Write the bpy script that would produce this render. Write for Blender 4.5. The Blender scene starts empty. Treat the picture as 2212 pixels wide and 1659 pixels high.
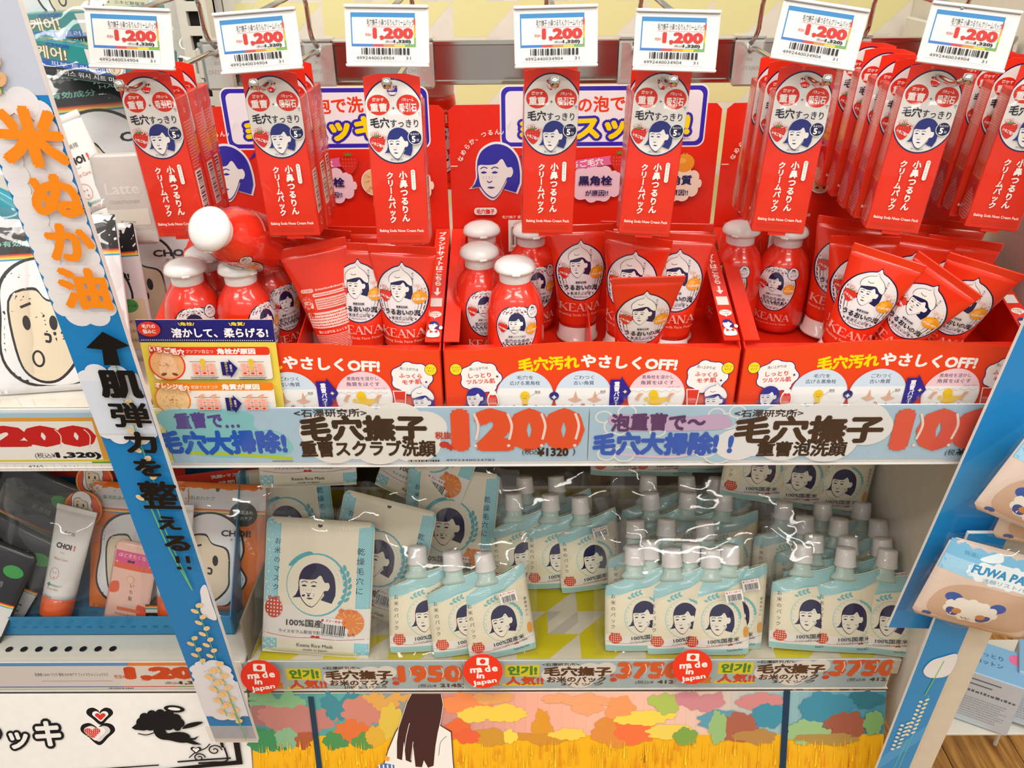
import bpy, bmesh, math, random
import numpy as np
from mathutils import Vector, Matrix, noise
from mathutils.geometry import tessellate_polygon
random.seed(7)
C = bpy.context.scene.collection
SC = bpy.context.scene
# ------------------------------------------------------------ camera, world, lights, exposure
PITCH, YAW, ROLL, FPX = math.radians(29.3), math.radians(0.37), math.radians(-0.5), 1780.0
CAMP = Vector((0, 0, 1.5))
RM = Matrix.Rotation(YAW, 3, 'Z') @ Matrix.Rotation(math.pi/2-PITCH, 3, 'X') @ Matrix.Rotation(ROLL, 3, 'Z')
cd = bpy.data.cameras.new('camera'); cam = bpy.data.objects.new('camera', cd); C.objects.link(cam)
cd.sensor_width = 36; cd.lens = 36*FPX/2212; cd.clip_start = .02; cd.clip_end = 50
cam.matrix_world = Matrix.Translation(CAMP) @ RM.to_4x4()
SC.camera = cam
w = bpy.data.worlds.new('store_air'); SC.world = w; w.use_nodes = True
w.node_tree.nodes['Background'].inputs[0].default_value = (1, .95, .88, 1)
w.node_tree.nodes['Background'].inputs[1].default_value = .55
SC.view_settings.view_transform = 'Standard'; SC.view_settings.look = 'None'
SC.view_settings.gamma = 1; SC.view_settings.use_curve_mapping = False
SC.view_settings.exposure = 0.12
SC.cycles.transparent_max_bounces = 24; SC.cycles.max_bounces = 6
SC.cycles.glossy_bounces = 3; SC.cycles.transmission_bounces = 4; SC.cycles.diffuse_bounces = 3
SC.cycles.caustics_reflective = False; SC.cycles.caustics_refractive = False
SC.cycles.sample_clamp_indirect = 4
def area(x, y, z, sx, sy, p, rx, col=(1, .95, .88)):
    l = bpy.data.lights.new('ceiling_tube_light', 'AREA'); l.shape = 'RECTANGLE'; l.size = sx; l.size_y = sy; l.energy = p; l.color = col
    o = bpy.data.objects.new('ceiling_tube_light', l); C.objects.link(o); o.location = (x, y, z); o.rotation_euler = (rx, 0, 0)
for (x, y, p) in ((-1.5, .25, 12), (0.0, .25, 13), (1.5, .25, 12), (-1.2, -.55, 13), (.6, -.55, 13), (-.4, -1.5, 14), (1.4, -1.5, 14)):
    area(x, y, 2.55, 1.2, .16, p, 0)

# ------------------------------------------------------------ pixel to place helpers
def ray(px, py): return RM @ Vector(((px-1106)/FPX, -(py-829.5)/FPX, -1))
def onY(px, py, Y):
    d = ray(px, py); return CAMP + d*((Y-CAMP.y)/d.y)
def onZ(px, py, Z):
    d = ray(px, py); return CAMP + d*((Z-CAMP.z)/d.z)

# ------------------------------------------------------------ materials
def lin(c):
    if isinstance(c, str):
        c = tuple(int(c[i:i+2], 16)/255 for i in (0, 2, 4))
    return tuple(x/12.92 if x <= .04045 else ((x+.055)/1.055)**2.4 for x in c)
MC = {}
def mat(name, col='ffffff', rough=.5, metal=0, coat=0, bump=0, bscale=60, trans=0, alpha=1, attr=False, var=.06, ior=1.45, spec=.5, emit=0):
    if name in MC: return MC[name]
    m = bpy.data.materials.new(name); m.use_nodes = True; nt = m.node_tree; b = nt.nodes['Principled BSDF']
    tc = nt.nodes.new('ShaderNodeTexCoord')
    nz = nt.nodes.new('ShaderNodeTexNoise'); nz.inputs['Scale'].default_value = bscale; nt.links.new(tc.outputs['Object'], nz.inputs['Vector'])
    if attr:
        a = nt.nodes.new('ShaderNodeVertexColor'); a.layer_name = 'Col'; nt.links.new(a.outputs['Color'], b.inputs['Base Color'])
    else:
        l = lin(col); mx = nt.nodes.new('ShaderNodeMix'); mx.data_type = 'RGBA'
        mx.inputs[6].default_value = (*[c*(1-var) for c in l], 1); mx.inputs[7].default_value = (*[min(1, c*(1+var)) for c in l], 1)
        nt.links.new(nz.outputs['Fac'], mx.inputs[0]); nt.links.new(mx.outputs[2], b.inputs['Base Color'])
    b.inputs['Roughness'].default_value = rough; b.inputs['Metallic'].default_value = metal; b.inputs['IOR'].default_value = ior
    b.inputs['Coat Weight'].default_value = coat; b.inputs['Coat Roughness'].default_value = .06
    b.inputs['Transmission Weight'].default_value = trans; b.inputs['Alpha'].default_value = alpha
    b.inputs['Specular IOR Level'].default_value = spec
    if bump:
        bp = nt.nodes.new('ShaderNodeBump'); bp.inputs['Strength'].default_value = bump; bp.inputs['Distance'].default_value = .002
        nt.links.new(nz.outputs['Fac'], bp.inputs['Height']); nt.links.new(bp.outputs['Normal'], b.inputs['Normal'])
    MC[name] = m; return m
def filmmat(name, tint=(1, 1, 1), fac=1.0, bump=.5, scale=45, rough=.07, haze=.03):
    if name in MC: return MC[name]
    m = bpy.data.materials.new(name); m.use_nodes = True; nt = m.node_tree; nt.nodes.clear(); N = nt.nodes.new
    out = N('ShaderNodeOutputMaterial'); tr = N('ShaderNodeBsdfTransparent'); tr.inputs[0].default_value = (*tint, 1)
    gl = N('ShaderNodeBsdfGlossy'); gl.inputs['Roughness'].default_value = rough
    df = N('ShaderNodeBsdfDiffuse'); df.inputs[0].default_value = (.9, .9, .88, 1)
    lw = N('ShaderNodeLayerWeight'); lw.inputs[0].default_value = .5
    fr = N('ShaderNodeMath'); fr.operation = 'POWER'; fr.inputs[1].default_value = 4.0; nt.links.new(lw.outputs['Facing'], fr.inputs[0])
    tc = N('ShaderNodeTexCoord'); nz = N('ShaderNodeTexNoise'); nz.inputs['Scale'].default_value = scale; nz.inputs['Detail'].default_value = 2.5
    nz.noise_type = 'RIDGED_MULTIFRACTAL' if bump > .3 else 'FBM'
    nt.links.new(tc.outputs['Object'], nz.inputs['Vector'])
    bp = N('ShaderNodeBump'); bp.inputs['Strength'].default_value = bump; bp.inputs['Distance'].default_value = .004
    nt.links.new(nz.outputs['Fac'], bp.inputs['Height'])
    nt.links.new(bp.outputs['Normal'], gl.inputs['Normal'])
    mu = N('ShaderNodeMath'); mu.operation = 'MULTIPLY_ADD'; mu.use_clamp = True; mu.inputs[1].default_value = .6*fac; mu.inputs[2].default_value = .032*fac; nt.links.new(fr.outputs[0], mu.inputs[0])
    m0 = N('ShaderNodeMixShader'); m0.inputs[0].default_value = haze; nt.links.new(tr.outputs[0], m0.inputs[1]); nt.links.new(df.outputs[0], m0.inputs[2])
    mx = N('ShaderNodeMixShader'); nt.links.new(mu.outputs[0], mx.inputs[0]); nt.links.new(m0.outputs[0], mx.inputs[1]); nt.links.new(gl.outputs[0], mx.inputs[2])
    nt.links.new(mx.outputs[0], out.inputs[0]); MC[name] = m; return m
PAPER = mat('printed_ink_on_card', attr=True, rough=.42)
GLOSS = mat('printed_ink_gloss', attr=True, rough=.28, coat=.25)
RED = 'e62f18'; NAVY = '1b1c4e'; BLUE = '2a2a9c'; WHITE = 'e9e7e4'; YEL = 'fbdc08'
M_REDCARD = mat('red_gloss_card', RED, .33, coat=.2)
M_REDTRAY = mat('red_tray_card', 'e3260f', .4, coat=.1)
M_WHITE = mat('white_plastic', 'e9e8e6', .35, coat=.3)
M_CARD = mat('white_card', 'e6e4e0', .55)
M_CHROME = mat('chrome_wire', 'cfcfc8', .12, metal=1)
M_STEEL = mat('painted_white_steel', 'dcd8cc', .4)
M_CLEAR = filmmat('clear_acrylic', bump=.02, fac=1.0, rough=.05, haze=.0)
M_FILM = filmmat('crinkled_clear_film', bump=.9, scale=26, fac=1.3, haze=.004, rough=.045)
M_WRAP = filmmat('shrink_wrap_film', bump=.12, scale=40, fac=.7, haze=.0)
M_DARK = mat('dark_gap', '1c1a18', .8)

# ------------------------------------------------------------ mesh + object helpers
def meshobj(name, verts, faces, m, parent=None, smooth=True):
    me = bpy.data.meshes.new(name); me.from_pydata([tuple(v) for v in verts], [], faces); me.update()
    if smooth: me.polygons.foreach_set('use_smooth', [True]*len(me.polygons))
    me.materials.append(m); return link(name, me, parent)
def link(name, me, parent=None):
    o = bpy.data.objects.new(name, me); C.objects.link(o)
    if parent: o.parent = parent
    return o
def tag(o, label=None, cat=None, group=None, kind=None):
    if label: o['label'] = label
    if cat: o['category'] = cat
    if group: o['group'] = group
    if kind: o['kind'] = kind
    return o
def thing(name, label, cat, loc=(0, 0, 0), group=None):
    o = bpy.data.objects.new(name, None); o.empty_display_size = .01; C.objects.link(o); o.location = loc
    return tag(o, label, cat, group)
def place(o, loc, yaw=0, lean=0, roll=0):
    o.matrix_world = Matrix.Translation(Vector(loc)) @ (Matrix.Rotation(math.radians(yaw), 4, 'Z') @ Matrix.Rotation(-math.radians(lean), 4, 'X') @ Matrix.Rotation(math.radians(roll), 4, 'Y'))
    return o
def kids(o): return [c for c in C.objects if c.parent == o]
KC = {}
def dup(root, label=None, group=None, ks=None):
    if root.name not in KC: KC[root.name] = [(c, kids(c)) for c in kids(root)]
    r = root.copy(); C.objects.link(r)
    if label: r['label'] = label
    if group: r['group'] = group
    for ch, gs in KC[root.name]:
        c = ch.copy(); C.objects.link(c); c.parent = r
        for g in gs:
            d = g.copy(); C.objects.link(d); d.parent = c
    return r
class MB:
    def __init__(s): s.v = []; s.f = []
    def add(s, vs, fs):
        n = len(s.v); s.v += [tuple(v) for v in vs]; s.f += [tuple(i+n for i in f) for f in fs]; return s
    def box(s, x0, x1, y0, y1, z0, z1, bev=.0006, M=None):
        bm = bmesh.new(); bmesh.ops.create_cube(bm, size=1)
        for v in bm.verts: v.co = Vector(((x0+x1)/2+v.co.x*(x1-x0), (y0+y1)/2+v.co.y*(y1-y0), (z0+z1)/2+v.co.z*(z1-z0)))
        if bev: bmesh.ops.bevel(bm, geom=bm.edges[:], offset=min(bev, .45*min(x1-x0, y1-y0, z1-z0)), segments=1, affect='EDGES')
        bm.verts.index_update(); vs = [v.co.copy() for v in bm.verts]
        if M: vs = [M @ v for v in vs]
        s.add(vs, [[v.index for v in f.verts] for f in bm.faces]); bm.free(); return s
    def lathe(s, prof, n=28, M=None, sx=1, sy=1):
        vs = []; fs = []
        for (r, z) in prof:
            for i in range(n):
                a = 2*math.pi*i/n; v = Vector((r*math.cos(a)*sx, r*math.sin(a)*sy, z)); vs.append(M @ v if M else v)
        for j in range(len(prof)-1):
            for i in range(n):
                k = (i+1) % n; fs.append((j*n+i, j*n+k, (j+1)*n+k, (j+1)*n+i))
        if prof[0][0] > 1e-5: fs.append(tuple(range(n))[::-1])
        if prof[-1][0] > 1e-5: fs.append(tuple((len(prof)-1)*n+i for i in range(n)))
        return s.add(vs, fs)
    def tube(s, pts, r, n=8):
        pts = [Vector(p) for p in pts]; vs = []; fs = []
        for i, p in enumerate(pts):
            d = (pts[min(i+1, len(pts)-1)]-pts[max(i-1, 0)]).normalized()
            u = d.cross(Vector((0.13, 0.02, 1))).normalized() if abs(d.z) < .95 else d.cross(Vector((1, 0, .1))).normalized(); v = d.cross(u)
            for k in range(n):
                a = 2*math.pi*k/n; vs.append(p+u*r*math.cos(a)+v*r*math.sin(a))
        for j in range(len(pts)-1):
            for i in range(n):
                k = (i+1) % n; fs.append((j*n+i, j*n+k, (j+1)*n+k, (j+1)*n+i))
        fs.append(tuple(range(n))[::-1]); fs.append(tuple((len(pts)-1)*n+i for i in range(n)))
        return s.add(vs, fs)
    def prism(s, poly, d0, d1, f):
        """polygon in (a,b), extruded between d0 and d1; f(a,b,d)->xyz"""
        n = len(poly); vs = [f(a, b, d0) for a, b in poly]+[f(a, b, d1) for a, b in poly]
        t = tessellate_polygon([[Vector((a, b, 0)) for a, b in poly]])
        fs = [tuple(x) for x in t]+[tuple(i+n for i in x)[::-1] for x in t]
        fs += [(i, (i+1) % n, (i+1) % n+n, i+n) for i in range(n)]
        return s.add(vs, fs)
    def build(s, name, m, parent=None, smooth=False): return meshobj(name, s.v, s.f, m, parent, smooth)
def arcpts(pts, rad=.01, seg=4):
    """round the corners of a wire path"""
    P = [Vector(p) for p in pts]; out = [P[0]]
    for i in range(1, len(P)-1):
        a = (P[i-1]-P[i]); b = (P[i+1]-P[i]); r = min(rad, a.length*.45, b.length*.45); a.normalize(); b.normalize()
        for k in range(seg+1):
            t = k/seg; out.append((P[i]+a*r)*(1-t)**2+P[i]*2*t*(1-t)+(P[i]+b*r)*t*t)
    return out+[P[-1]]

# ------------------------------------------------------------ flat print (real thin geometry lying on its surface); units are millimetres
TX = {}
def glyphs(s, bold, res=2):
    if bold > .022:
        k = (s, round(bold, 3), 'b')
        if k not in TX:
            V, F, _ = glyphs(s, .0, res); r = bold; Vs = []; Fs = []; n = 6 if bold < .07 else 8 if bold < .1 else 14
            for i in range(n): Vs.append(V+r*np.array([math.cos(i*2*math.pi/n), math.sin(i*2*math.pi/n)])); Fs.append(F+i*len(V))
            Vs.append(V); Fs.append(F+n*len(V)); TX[k] = (np.concatenate(Vs), np.concatenate(Fs), n+1)
        return TX[k]
    k = (s, round(bold, 3), res)
    if k not in TX:
        c = bpy.data.curves.new('t', 'FONT'); c.body = s; c.resolution_u = res; c.offset = bold
        o = bpy.data.objects.new('t', c); C.objects.link(o); bpy.context.view_layer.update()
        me = bpy.data.meshes.new_from_object(o.evaluated_get(bpy.context.evaluated_depsgraph_get()))
        n = len(me.vertices); V = np.zeros(n*3); me.vertices.foreach_get('co', V); V = V.reshape(-1, 3)[:, :2]
        me.calc_loop_triangles(); F = np.zeros(len(me.loop_triangles)*3, dtype=np.int64); me.loop_triangles.foreach_get('vertices', F)
        bpy.data.objects.remove(o); bpy.data.curves.remove(c); bpy.data.meshes.remove(me)
        TX[k] = (V, F.reshape(-1, 3), 1)
    return TX[k]
def smoothpts(pts, seg=5, closed=True):
    P = [np.array(p, float) for p in pts]; n = len(P); out = []
    for i in range(n if closed else n-1):
        if closed: p0, p1, p2, p3 = P[i-1], P[i], P[(i+1) % n], P[(i+2) % n]
        else: p0, p1, p2, p3 = P[max(i-1, 0)], P[i], P[i+1], P[min(i+2, n-1)]
        for k in range(seg):
            t = k/seg; out.append(tuple(.5*((2*p1)+(-p0+p2)*t+(2*p0-5*p1+4*p2-p3)*t*t+(-p0+3*p1-3*p2+p3)*t**3)))
    if not closed: out.append(tuple(P[-1]))
    return out
class Art:
    def __init__(s, eps=.03): s.it = []; s.k = 0; s.eps = eps
    def raw(s, V, F, col, k=None):
        if k is None: s.k += 1; k = s.k
        if len(F): s.it.append((np.asarray(V, float), np.asarray(F, int), lin(col), k))
        return s
    def poly(s, pts, col):
        t = tessellate_polygon([[Vector((p[0], p[1], 0)) for p in pts]]); return s.raw(pts, t, col)
    def blob(s, pts, col, seg=5): return s.poly(smoothpts(pts, seg), col)
    def rect(s, x0, y0, x1, y1, col, r=0):
        if r <= 0: return s.raw([(x0, y0), (x1, y0), (x1, y1), (x0, y1)], [(0, 1, 2), (0, 2, 3)], col)
        p = []
        for cx, cy, a0 in ((x1-r, y1-r, 0), (x0+r, y1-r, 90), (x0+r, y0+r, 180), (x1-r, y0+r, 270)):
            for k in range(6): a = math.radians(a0+k*18); p.append((cx+r*math.cos(a), cy+r*math.sin(a)))
        return s.poly(p, col)
    def ell(s, cx, cy, rx, ry, col, rot=0, n=28, clx=None, cly=None):
        p = []; c, d = math.cos(rot), math.sin(rot)
        for i in range(n):
            a = 2*math.pi*i/n; x, y = rx*math.cos(a), ry*math.sin(a); x, y = cx+x*c-y*d, cy+x*d+y*c
            if clx: x = min(max(x, clx[0]), clx[1])
            if cly: y = min(max(y, cly[0]), cly[1])
            p.append((x, y))
        cx0 = min(max(cx, clx[0]), clx[1]) if clx else cx; cy0 = min(max(cy, cly[0]), cly[1]) if cly else cy
        return s.raw([(cx0, cy0)]+p, [(0, i+1, (i+1) % n+1) for i in range(n)], col)
    def line(s, pts, wd, col, closed=False, curve=False):
        if curve: pts = smoothpts(pts, 5, closed)
        P = np.array(pts, float)
        if closed: P = np.vstack([P, P[:1]])
        V = []; F = []
        for i in range(len(P)):
            d = P[min(i+1, len(P)-1)]-P[max(i-1, 0)]; 
            if closed and i in (0, len(P)-1): d = P[1]-P[-2]
            L = np.hypot(*d) or 1; nrm = np.array([-d[1], d[0]])/L*wd/2; V += [P[i]+nrm, P[i]-nrm]
            if i: a = 2*i-2; F += [(a, a+1, a+3), (a, a+3, a+2)]
        return s.raw(V, F, col)
    def text(s, t, x, y, size=None, col='000000', w=None, h=None, rot=0, bold=.0, jit=0, al='c', shear=0, k=None, vert=False, gap=1.0, sx=1, res=2):
        """x,y is the centre of the block (al='l': its left end)"""
        if vert:
            s.k += 1; n = len(t)
            for i, ch in enumerate(t):
                yy = y-(i-(n-1)/2)*size*gap; r = -90 if ch in 'ー～（）→…' else 0
                if ch.strip(): s.text(ch, x+random.uniform(-jit, jit)*size, yy, size, col, rot=r+jit*random.uniform(-60, 60), bold=bold, k=s.k, sx=sx if not r else 1, res=res)
            s.k += 2
            return s
        V, F, nc = glyphs(t, bold, res)
        if not len(V): return s
        lo, hi = V.min(0), V.max(0); one = len(t) == 1 and ord(t) > 0x2000
        if one: lo, hi = np.array([0, -.08]), np.array([1, .84])
        c = (lo+hi)/2; W, H = hi-lo
        fx = fy = size if size else (h/H if h else w/W)
        if w: fx = w/W
        if h: fy = h/H
        fx = fx*sx
        U = V-c
        if jit and len(t) > 1:
            return s.jtext(t, x, y, fx, fy, col, rot, bold, jit, c, lo, k, res)
        U = U*np.array([fx, fy]); U[:, 0] += shear*U[:, 1]
        if al == 'l': U[:, 0] += W*fx/2
        a = math.radians(rot); R = np.array([[math.cos(a), -math.sin(a)], [math.sin(a), math.cos(a)]])
        return s.rawn(U @ R.T+np.array([x, y]), F, nc, col, k)
    def rawn(s, V, F, n, col, k):
        if k is None: s.k += 1+(.3*n if n > 1 else 0); k = s.k-(.3*n if n > 1 else 0)
        if n == 1: return s.raw(V, F, col, k)
        m = len(V)//n; q = len(F)//n
        for i in range(n): s.raw(V, F[i*q:(i+1)*q], col, k+i*.3)
        return s
    def jtext(s, t, x, y, fx, fy, col, rot, bold, jit, c, lo, k, res):
        s.k += 1; k = s.k; pos = 0; A = math.radians(rot); R = np.array([[math.cos(A), -math.sin(A)], [math.sin(A), math.cos(A)]])
        for ch in t:
            V, F, nc = glyphs(ch, bold, res); adv = 1.0 if ord(ch) > 0x2000 else .62
            if len(V):
                a = random.uniform(-1, 1)*jit; sc = 1+random.uniform(-1, 1)*jit*.8
                m = np.array([adv/2, .38]); U = (V-m)*sc; U = U @ np.array([[math.cos(a), math.sin(a)], [-math.sin(a), math.cos(a)]])+m+np.array([pos, random.uniform(-1, 1)*jit*.5])
                U = (U-c)*np.array([fx, fy]); s.rawn(U @ R.T+np.array([x, y]), F, nc, col, k)
            pos += adv
        s.k += 3
        return s
    def otext(s, t, x, y, col, ocol, ow=.06, bold=.02, **kw):
        V = glyphs(t, bold, 2)[0]; W = (V.max(0)-V.min(0)); V2 = glyphs(t, bold+ow, 2)[0]; W2 = V2.max(0)-V2.min(0)
        k2 = dict(kw)
        if kw.get('w'): k2['w'] = kw['w']*W2[0]/W[0]
        if kw.get('h'): k2['h'] = kw['h']*W2[1]/W[1]
        s.text(t, x, y, col=ocol, bold=bold+ow, **k2); return s.text(t, x, y, col=col, bold=bold, **kw)
    def arc(s, t, cx, cy, r, a0, a1, size, col, bold=0):
        s.k += 1; n = len(t)
        for i, ch in enumerate(t):
            a = a0+(a1-a0)*(i/(n-1) if n > 1 else .5); A = math.radians(a)
            s.text(ch, cx+r*math.cos(A), cy+r*math.sin(A), size, col, rot=a-90 if a0 > a1 else a+90, bold=bold, k=s.k)
        s.k += 2
        return s
    def small(s, x0, y0, x1, y1, rows, col, fill=.55, seed=1):
        """lines of print too small to read: rows of short ink dashes"""
        rnd = random.Random(seed); V = []; F = []; H = (y1-y0)/rows
        for r in range(rows):
            y = y1-(r+1)*H+H*.2; x = x0; e = x1-rnd.random()*(x1-x0)*.15
            while x < e:
                L = H*rnd.uniform(.25, .6); n = len(V); hh = H*fill*rnd.uniform(.7, 1); V += [(x, y), (x+L, y), (x+L, y+hh), (x, y+hh)]; F += [(n, n+1, n+2), (n, n+2, n+3)]; x += L+H*.16
        return s.raw(V, F, col)
    def bars(s, x0, y0, x1, y1, col='151515', seed=3):
        rnd = random.Random(seed); V = []; F = []; x = x0; u = (x1-x0)/62
        while x < x1-u*2:
            L = u*rnd.choice((1, 1, 2, 3)); n = len(V); V += [(x, y0), (x+L, y0), (x+L, y1), (x, y1)]; F += [(n, n+1, n+2), (n, n+2, n+3)]; x += L+u*rnd.choice((1, 1, 2))
        return s.raw(V, F, col)
    def put(s, o, x=0, y=0, sc=1, rot=0, sx=1):
        a = math.radians(rot); R = np.array([[math.cos(a), -math.sin(a)], [math.sin(a), math.cos(a)]]); k0 = s.k
        for V, F, c, k in o.it: s.it.append(((V*np.array([sc*sx, sc])) @ R.T+np.array([x, y]), F, c, k0+k))
        s.k = k0+o.k; return s
    def build(s, name, f, m, parent=None, cell=None, h0=.05, clip=None):
        VV = []; FF = []; CC = []; n = 0
        for V, F, c, k in s.it:
            T = V[F]  # tris
            if cell:
                for _ in range(12):
                    e = np.stack([np.hypot(*(T[:, 1]-T[:, 0]).T), np.hypot(*(T[:, 2]-T[:, 1]).T), np.hypot(*(T[:, 0]-T[:, 2]).T)], 1)
                    big = e.max(1) > cell
                    if not big.any(): break
                    keep = T[~big]; B = T[big]; j = e[big].argmax(1); ar = np.arange(len(B))
                    A0 = B[ar, j]; A1 = B[ar, (j+1) % 3]; A2 = B[ar, (j+2) % 3]; Mx = (A0+A1)/2
                    T = np.concatenate([keep, np.stack([A0, Mx, A2], 1), np.stack([Mx, A1, A2], 1)])
            if clip is not None: T = T[clip(T[:, :, 0].mean(1), T[:, :, 1].mean(1))]
            if not len(T): continue
            P = T.reshape(-1, 2); X = f(P[:, 0]*.001, P[:, 1]*.001, np.full(len(P), (h0+k*s.eps)*.001))
            VV.append(X); FF.append(np.arange(len(P))); CC.append(np.tile(np.array([*c, 1.0]), (len(P), 1)))
        V = np.concatenate(VV); Cc = np.concatenate(CC); N = len(V)
        me = bpy.data.meshes.new(name); me.vertices.add(N); me.vertices.foreach_set('co', V.ravel())
        me.loops.add(N); me.loops.foreach_set('vertex_index', np.arange(N)); me.polygons.add(N//3)
        me.polygons.foreach_set('loop_start', np.arange(0, N, 3)); me.polygons.foreach_set('loop_total', np.full(N//3, 3))
        a = me.color_attributes.new('Col', 'FLOAT_COLOR', 'CORNER'); a.data.foreach_set('color', Cc.ravel())
        me.update(calc_edges=True); me.validate(); me.materials.append(m); return link(name, me, parent)
def S3(x, y, z): return np.stack([x, y, z], 1)
def flat(d, z0=0, x0=0): return lambda u, v, h: S3(u+x0, -d-h, v+z0)           # front face at y=-d
def top(z): return lambda u, v, h: S3(u, v, z+h)

# recurring motifs
def head(a, cx, cy, s, hair=NAVY, skin='efece8', hat=False, rot=0, line=None):
    ln = line or hair; q = Art()
    top_ = smoothpts([(-.35, .0), (-.335, .2), (-.24, .38), (-.03, .485), (.2, .44), (.37, .26), (.43, .0), (.43, -.22)], 5, False)
    q.poly(top_+[(.36, -.40), (.13, -.33), (.2, -.22), (.16, -.02), (0, .05)], hair)
    q.poly([(-.345, .08), (-.35, -.12), (-.4, -.24), (-.47, -.31), (-.3, -.29), (-.26, 0)], hair)
    fp = [(-.325, .1), (-.32, -.1), (-.29, -.26), (-.2, -.40), (-.1, -.475), (-.03, -.475), (.06, -.38), (.15, -.22), (.2, -.12), (.27, -.11), (.31, -.02), (.28, .07), (.2, .07), (.13, .2), (.08, .21), (.0, .13), (-.16, .11)]
    q.blob([(x*1.045-.002, y*1.04-.002) for x, y in fp], ln, 3); q.blob(fp, skin, 3)
    for ex in (-.23, -.03):
        q.line([(ex-.06, .04), (ex, .075), (ex+.07, .05)], .018, ln, curve=True)
        q.blob([(ex-.055, -.03), (ex, .0), (ex+.06, -.025), (ex, -.045)], ln, 3)
    q.line([(-.17, -.18), (-.13, -.21), (-.08, -.18)], .018, ln, curve=True)
    q.blob([(-.17, -.3), (-.11, -.285), (-.03, -.3), (-.1, -.325)], ln, 3)
    for i in range(9): q.ell(-.24+.055*(i % 5), -.1-.03*(i//5), .006, .006, ln, n=5)
    if hat:
        o = [(-.36, .2), (-.38, .4), (-.22, .58), (-.02, .66), (.02, .78), (.1, .66), (.3, .5), (.42, .28), (.4, .12), (.28, .16), (.12, .3), (-.12, .26)]
        q.blob([(x*1.04, y*1.02+.0) for x, y in o], ln); q.blob(o, skin); q.line([(-.2, .42), (-.1, .38), (0, .42)], .02, ln, curve=True)
    a.put(q, cx, cy, s, rot); return a
def strawberry(a, x, y, s, t=None, rot=0):
    q = Art(); q.blob([(-.48, .2), (-.3, .46), (0, .44), (.3, .46), (.48, .2), (.3, -.25), (0, -.5), (-.3, -.25)], 'd8281c')
    for i in range(14): q.ell(-.3+.15*(i % 5), .25-.17*(i//5), .018, .026, 'f5a078', n=6)
    for k in range(5): an = math.radians(20+k*35); q.poly([(-.08, .42), (.08, .42), (.36*math.cos(an), .42+.22*math.sin(an))], '4f9a3a')
    a.put(q, x, y, s, rot)
    if t: a.text(t, x, y-s*.05, col='ffffff', w=s*.8, h=s*.2, rot=-20, bold=.04)
    return a
def orange(a, x, y, s, t=None):
    a.ell(x, y, s*.5, s*.46, 'f19a1c'); a.ell(x, y+s*.38, s*.16, s*.14, 'f2a02a'); a.ell(x-s*.12, y+s*.12, s*.2, s*.14, 'f7b84a'); a.ell(x, y+s*.48, s*.05, s*.04, '5a7a2a')
    if t: a.text(t, x, y-s*.12, col='ffffff', w=s*.8, h=s*.2, bold=.04)
    return a
def cloud(a, cx, cy, rx, ry, col, n=9, out=None, ow=1.0):
    def pts(g):
        p = []
        for i in range(n):
            A = 2*math.pi*i/n; bx, by = cx+rx*.78*math.cos(A), cy+ry*.78*math.sin(A); r = min(rx, ry)*.42+g
            for k in range(-3, 4): B = A+k*.32; p.append((bx+r*math.cos(B), by+r*math.sin(B)))
        return p
    for g, c in (((ow, out),) if out else ())+((0, col),):
        P = pts(g); P.sort(key=lambda q: math.atan2(q[1]-cy, q[0]-cx)); a.poly(P, c)
    return a
def teal_weave(a, x0, y0, x1, y1, base='6fc0cf', dot='c4e2e2', st=3.0, f=None):
    a.rect(x0, y0, x1, y1, base); V = []; F = []
    j = 0; y = y0+st*.5
    while y < y1-st*.2:
        x = x0+st*(.5 if j % 2 else 1.0)
        while x < x1-st*.2:
            n = len(V); r = st*.3; V += [(x-r, y), (x, y-r), (x+r, y), (x, y+r)]; F += [(n, n+1, n+2), (n, n+2, n+3)]; x += st
        y += st*.5; j += 1
    return a.raw(V, F, dot)
def rice(a, pts, col='58aebb', r=2.6):
    for x, y, g in pts: a.ell(x, y, r, r*.42, col, rot=math.radians(g), n=10)
def keana(a, x, y, w, col='f4a79c'):
    u = w/5.3; h = u*1.05; t = u*.13
    def st(x0, y0, x1, y1, ww): a.line([(x+x0*u, y+y0*h), (x+x1*u, y+y1*h)], ww, col)
    for cx in (0, 1.12): st(cx+.12, 0, cx+.12, 1, t*1.7); st(cx-.05, 0, cx+.32, 0, t*.5); st(cx-.05, 1, cx+.32, 1, t*.5)
    st(.85, 1, .2, .45, t*.5); st(.3, .55, .9, 0, t*1.6); st(.7, 0, 1.02, 0, t*.5); st(.7, 1, 1.0, 1, t*.5)
    st(1.2, 1, 1.85, 1, t*.6); st(1.2, .52, 1.7, .52, t*.5); st(1.2, 0, 1.9, 0, t*.6); st(1.85, 1, 1.85, .8, t*.5); st(1.9, 0, 1.9, .22, t*.5)
    for cx in (2.0, 4.2): st(cx+.5, 1.03, cx+.1, 0, t*.5); st(cx+.5, 1.03, cx+.95, 0, t*1.7); st(cx+.22, .35, cx+.75, .35, t*.5); st(cx-.05, 0, cx+.28, 0, t*.5); st(cx+.75, 0, cx+1.12, 0, t*.5)
    st(3.22, 0, 3.22, 1, t*.6); st(3.22, 1, 4.0, 0, t*1.7); st(4.0, 0, 4.0, 1, t*.6); st(3.05, 1, 3.3, 1, t*.5); st(3.05, 0, 3.4, 0, t*.5); st(3.82, 1, 4.18, 1, t*.5)
    return a
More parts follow.
